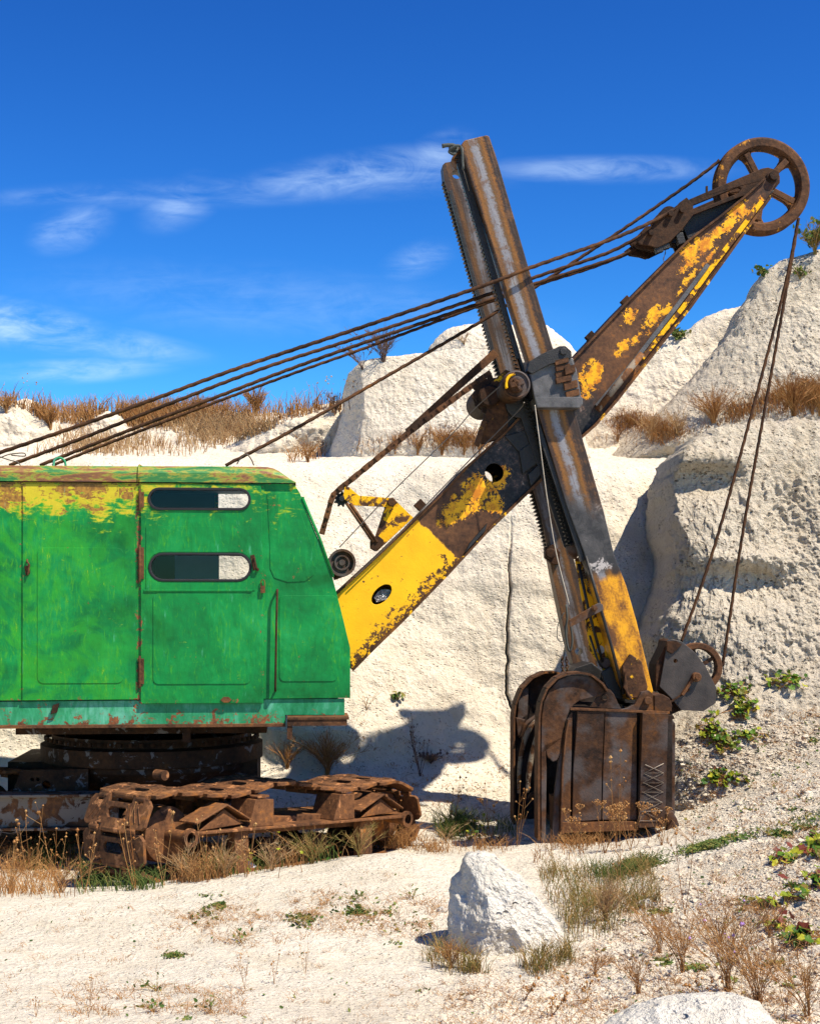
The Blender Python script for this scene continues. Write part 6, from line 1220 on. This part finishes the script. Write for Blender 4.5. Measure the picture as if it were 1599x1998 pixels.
# tall weeds in the sheave shadow and a dead dark plant
stalks((820, 1515), .80, 'tall thin weed growing through the wheel shadow on the wall', 'twig', heads=9, hr=.013, r=.005, lean=.12)
shrub(840, 1490, 26, .16, 'dark withered low plant in the wheel shadow at the wall foot', 'twig', .006, 1.1, 7, heads=90, hr=.016, name='withered_plant', cat='plant')
shrub(640, 1512, 44, .62, 'orange dry bush behind the step of the cab', 'orange', .005, .65, 8)
shrub(560, 1500, 20, .42, 'dry bush under the front overhang of the cab', 'orange', .005, .6, 7)
shrub(775, 1368, 9, .14, 'small yellow green tuft clinging to the quarry wall', 'olive', .005, .9, 4, (0, -.5), leaf=20, hr=.014)
shrub(715, 1385, 8, .30, 'thin dry creeper on the wall right of the cab front', 'dry', .003, .9, 4, (-.3, -.4))
shrub(1180, 1800, 30, .34, 'dense straw clump leaning on the right flank of the boulder', 'dry', .003, .5, 7)
shrub(880, 1890, 26, .22, 'orange dry clump at the left foot of the white boulder', 'orange', .0026, .6, 7)
shrub(1055, 1885, 20, .20, 'small spiky tuft at the right foot of the white boulder', 'olive', .0026, .6, 5)
shrub(915, 1700, 10, .14, 'tiny sprig against the top of the boulder', 'orange', .0025, .6, 4)
# foreground right dry bushes
for x, y, n, h, lb, kw in [(1330, 1900, 18, .50, 'reddish branching bush in the right foreground, left one of three', dict(bias=(-.25, 0))), (1420, 1935, 24, .58, 'tall reddish bush behind the corner rock', dict(bias=(-.1, 0), flower=10)), (1480, 1960, 20, .50, 'reddish bush rising right of the corner rock', dict(bias=(-.12, 0))),
                       (1285, 1860, 14, .34, 'fine straw coloured bush on the slope below the olive grass', dict(bias=(-.2, 0))), (1405, 1840, 14, .30, 'small tawny bush higher on the right slope', dict()), (1575, 1985, 14, .34, 'tawny bush cut by the lower right edge', dict(bias=(-.2, 0))),
                       (1245, 1940, 14, .30, 'low brown bush left of the corner rock', dict(bias=(-.3, 0))), (1160, 1905, 12, .18, 'brown spreading weed below the right side of the boulder', dict(bias=(.2, 0))), (1500, 1830, 10, .28, 'thin green and brown weed on the right slope', dict())]:
    shrub(x, y, n, h, lb, 'orange', .0026, .5, 7, sublen=.28, **kw)
for x, y, h, lb in [(1530, 1995, .52, 'long thin leafless stem near the lower right corner'), (1565, 1998, .45, 'second thin stem at the lower right edge'), (1450, 2000, .4, 'thin stem just right of the corner rock')]:
    stalks((x, y), h, lb, heads=2, hr=.006, r=.0022, lean=.1)
# flattened weeds and herbs on the sand
for x, y, lb in [(690, 1760, 'flat green herb on the crest of the sand mound'), (395, 1790, 'green sprig in the middle of the left sand'), (590, 1805, 'small green mat on the sand'), (805, 1755, 'low green herb left of the boulder'), (410, 1975, 'brown green mat at the bottom of the sand'), (305, 1935, 'tiny green mat in the foreground'), (300, 1975, 'thin branched dry weed at the bottom left'), (470, 1840, 'dark creeping stem on the sand')]:
    shrub(x, y, 10, .10, lb, 'olive', .0018, 1.5, 5, leaf=16, hr=.0055, name='low_herb', cat='herb')
# leafy creepers on the right slope
def creeper(px, py, n, w, hgt, sz, label, red=.0, up=.06):
    p, nn = at(px, py); v = Veg(); B = []
    for _ in range(int(n*1.9)):
        h_, nr_ = hit(px+random.gauss(0, w), py+random.gauss(0, hgt)-(0))
        if h_: B.append((*h_, ))
    B = np.array(B); C = B+np.stack([0*B[:, 0], -rng.uniform(.01, .06, len(B)), rng.uniform(.01, up, len(B))], 1); N_ = rng.normal(0, .45, (len(C), 3))+np.array([.3, -.45, .9])
    v.leaves(C, N_, np.full(len(C), sz*.82), v=rng.uniform(0, 1, len(C))**1.2, lobes=5, n=15, cup=.25); o = v.build('leafy_creeper', M['leaf']); tag(o, label, 'creeper')
    v = Veg(); k = rng.integers(0, len(B), len(B)); v.stems(np.stack([B, (B+C)/2+rng.normal(0, .01, B.shape), C-np.array([0, 0, .004])], 1), np.full((len(B), 3), .003), rng.uniform(0, 1, len(B)))
    mid = (B+B[k])/2+np.array([0, -.01, .03]); near_ = np.linalg.norm(B-B[k], axis=1) < .5; v.stems(np.stack([B, mid, B[k]], 1)[near_], np.full((near_.sum(), 3), .004), rng.uniform(0, 1, near_.sum())); v.build('stems', M['orange'], o)
    if red:
        v = Veg(); k = rng.permutation(len(C))[:max(3, int(len(C)*red*.45))]; v.leaves(C[k]+rng.normal(0, .05, (len(k), 3)), N_[k], np.full(len(k), sz*.9), lobes=5, n=15); v.build('withered_leaves', M['redleaf'], o)
    return o
for x, y, n, w, hg, sz, lb in [(1532, 1332, 22, 16, 9, .042, 'topmost leafy creeper on the block, near the right edge'), (1432, 1356, 22, 18, 9, .042, 'leafy creeper on the block right of the hoist block'), (1450, 1388, 20, 14, 10, .042, 'bright leafy creeper just below the one by the hoist block'),
                               (1392, 1428, 20, 12, 12, .040, 'yellow green creeper right of the bucket, upper one'), (1415, 1455, 22, 18, 10, .040, 'creeper with round leaves right of the bucket, lower one'), (1462, 1440, 14, 14, 6, .040, 'small creeper beyond the round leaved one, right side'),
                               (1415, 1524, 22, 24, 8, .040, 'flat creeper low on the slope right of the bucket'), (1345, 1345, 8, 6, 5, .03, 'few leaves peeping over the hoist block sheave')]:
    creeper(x, y, n, w, hg, sz, lb)
p = q(1352, 1250, 1.3); W_p = MF.mat @ p
for x, y, n, w, hg, sz, lb, rd in [(1530, 1680, 12, 14, 8, .036, 'green and red leaves on the slope at the right, beside a dark hollow', .6), (1590, 1660, 16, 14, 10, .045, 'large green leaves cut by the right edge', .3), (1490, 1765, 8, 14, 6, .03, 'green leaves on the mid right slope', 0), (1555, 1755, 10, 14, 6, .034, 'bright green creeper near the right edge, above the orange leaf', .2),
                               (1515, 1812, 8, 14, 5, .028, 'small yellowing creeper on the right slope', .5), (1560, 1838, 14, 16, 8, .040, 'green creeper with a red leaf low at the right edge', .3), (1590, 1720, 14, 10, 8, .03, 'dark red withered leaves at the right edge', 1.5), (1395, 1515, 10, 10, 6, .03, 'withered brown leaf patch under the flat creeper', .9), (1585, 1640, 8, 10, 4, .03, 'red tinged leaves on the green band at the right edge', .8)]:
    creeper(x, y, n, w, hg, sz, lb, rd)
# vines hanging round the crawler middle
creeper(560, 1640, 26, 26, 26, .022, 'yellow green vine leaves before the middle of the crawler', 0, .35)
creeper(640, 1660, 16, 20, 12, .020, 'yellowing vine leaves before the right box of the crawler', 0, .25)
creeper(480, 1700, 12, 12, 8, .020, 'small vine leaves by the litter before the crawler', 0, .2)
creeper(930, 1628, 12, 14, 8, .026, 'fresh green seedling leaves in the bucket shadow', 0, .16)
# litter
p, _ = at(488, 1700); mb = MB(); pts = [(-.06, -.02), (-.02, -.03), (.05, -.028), (.07, .0), (.06, .03), (0, .035), (-.05, .028)]; mb.plate(pts, -.02, .02)
o = mb.build('litter_carton', M['litter'], None, .004, jit=.02); o.location = p+Vector((0, 0, .05)); o.rotation_euler = (R(-30), R(35), R(20)); tag(o, 'crumpled white litter carton lying before the crawler', 'litter')
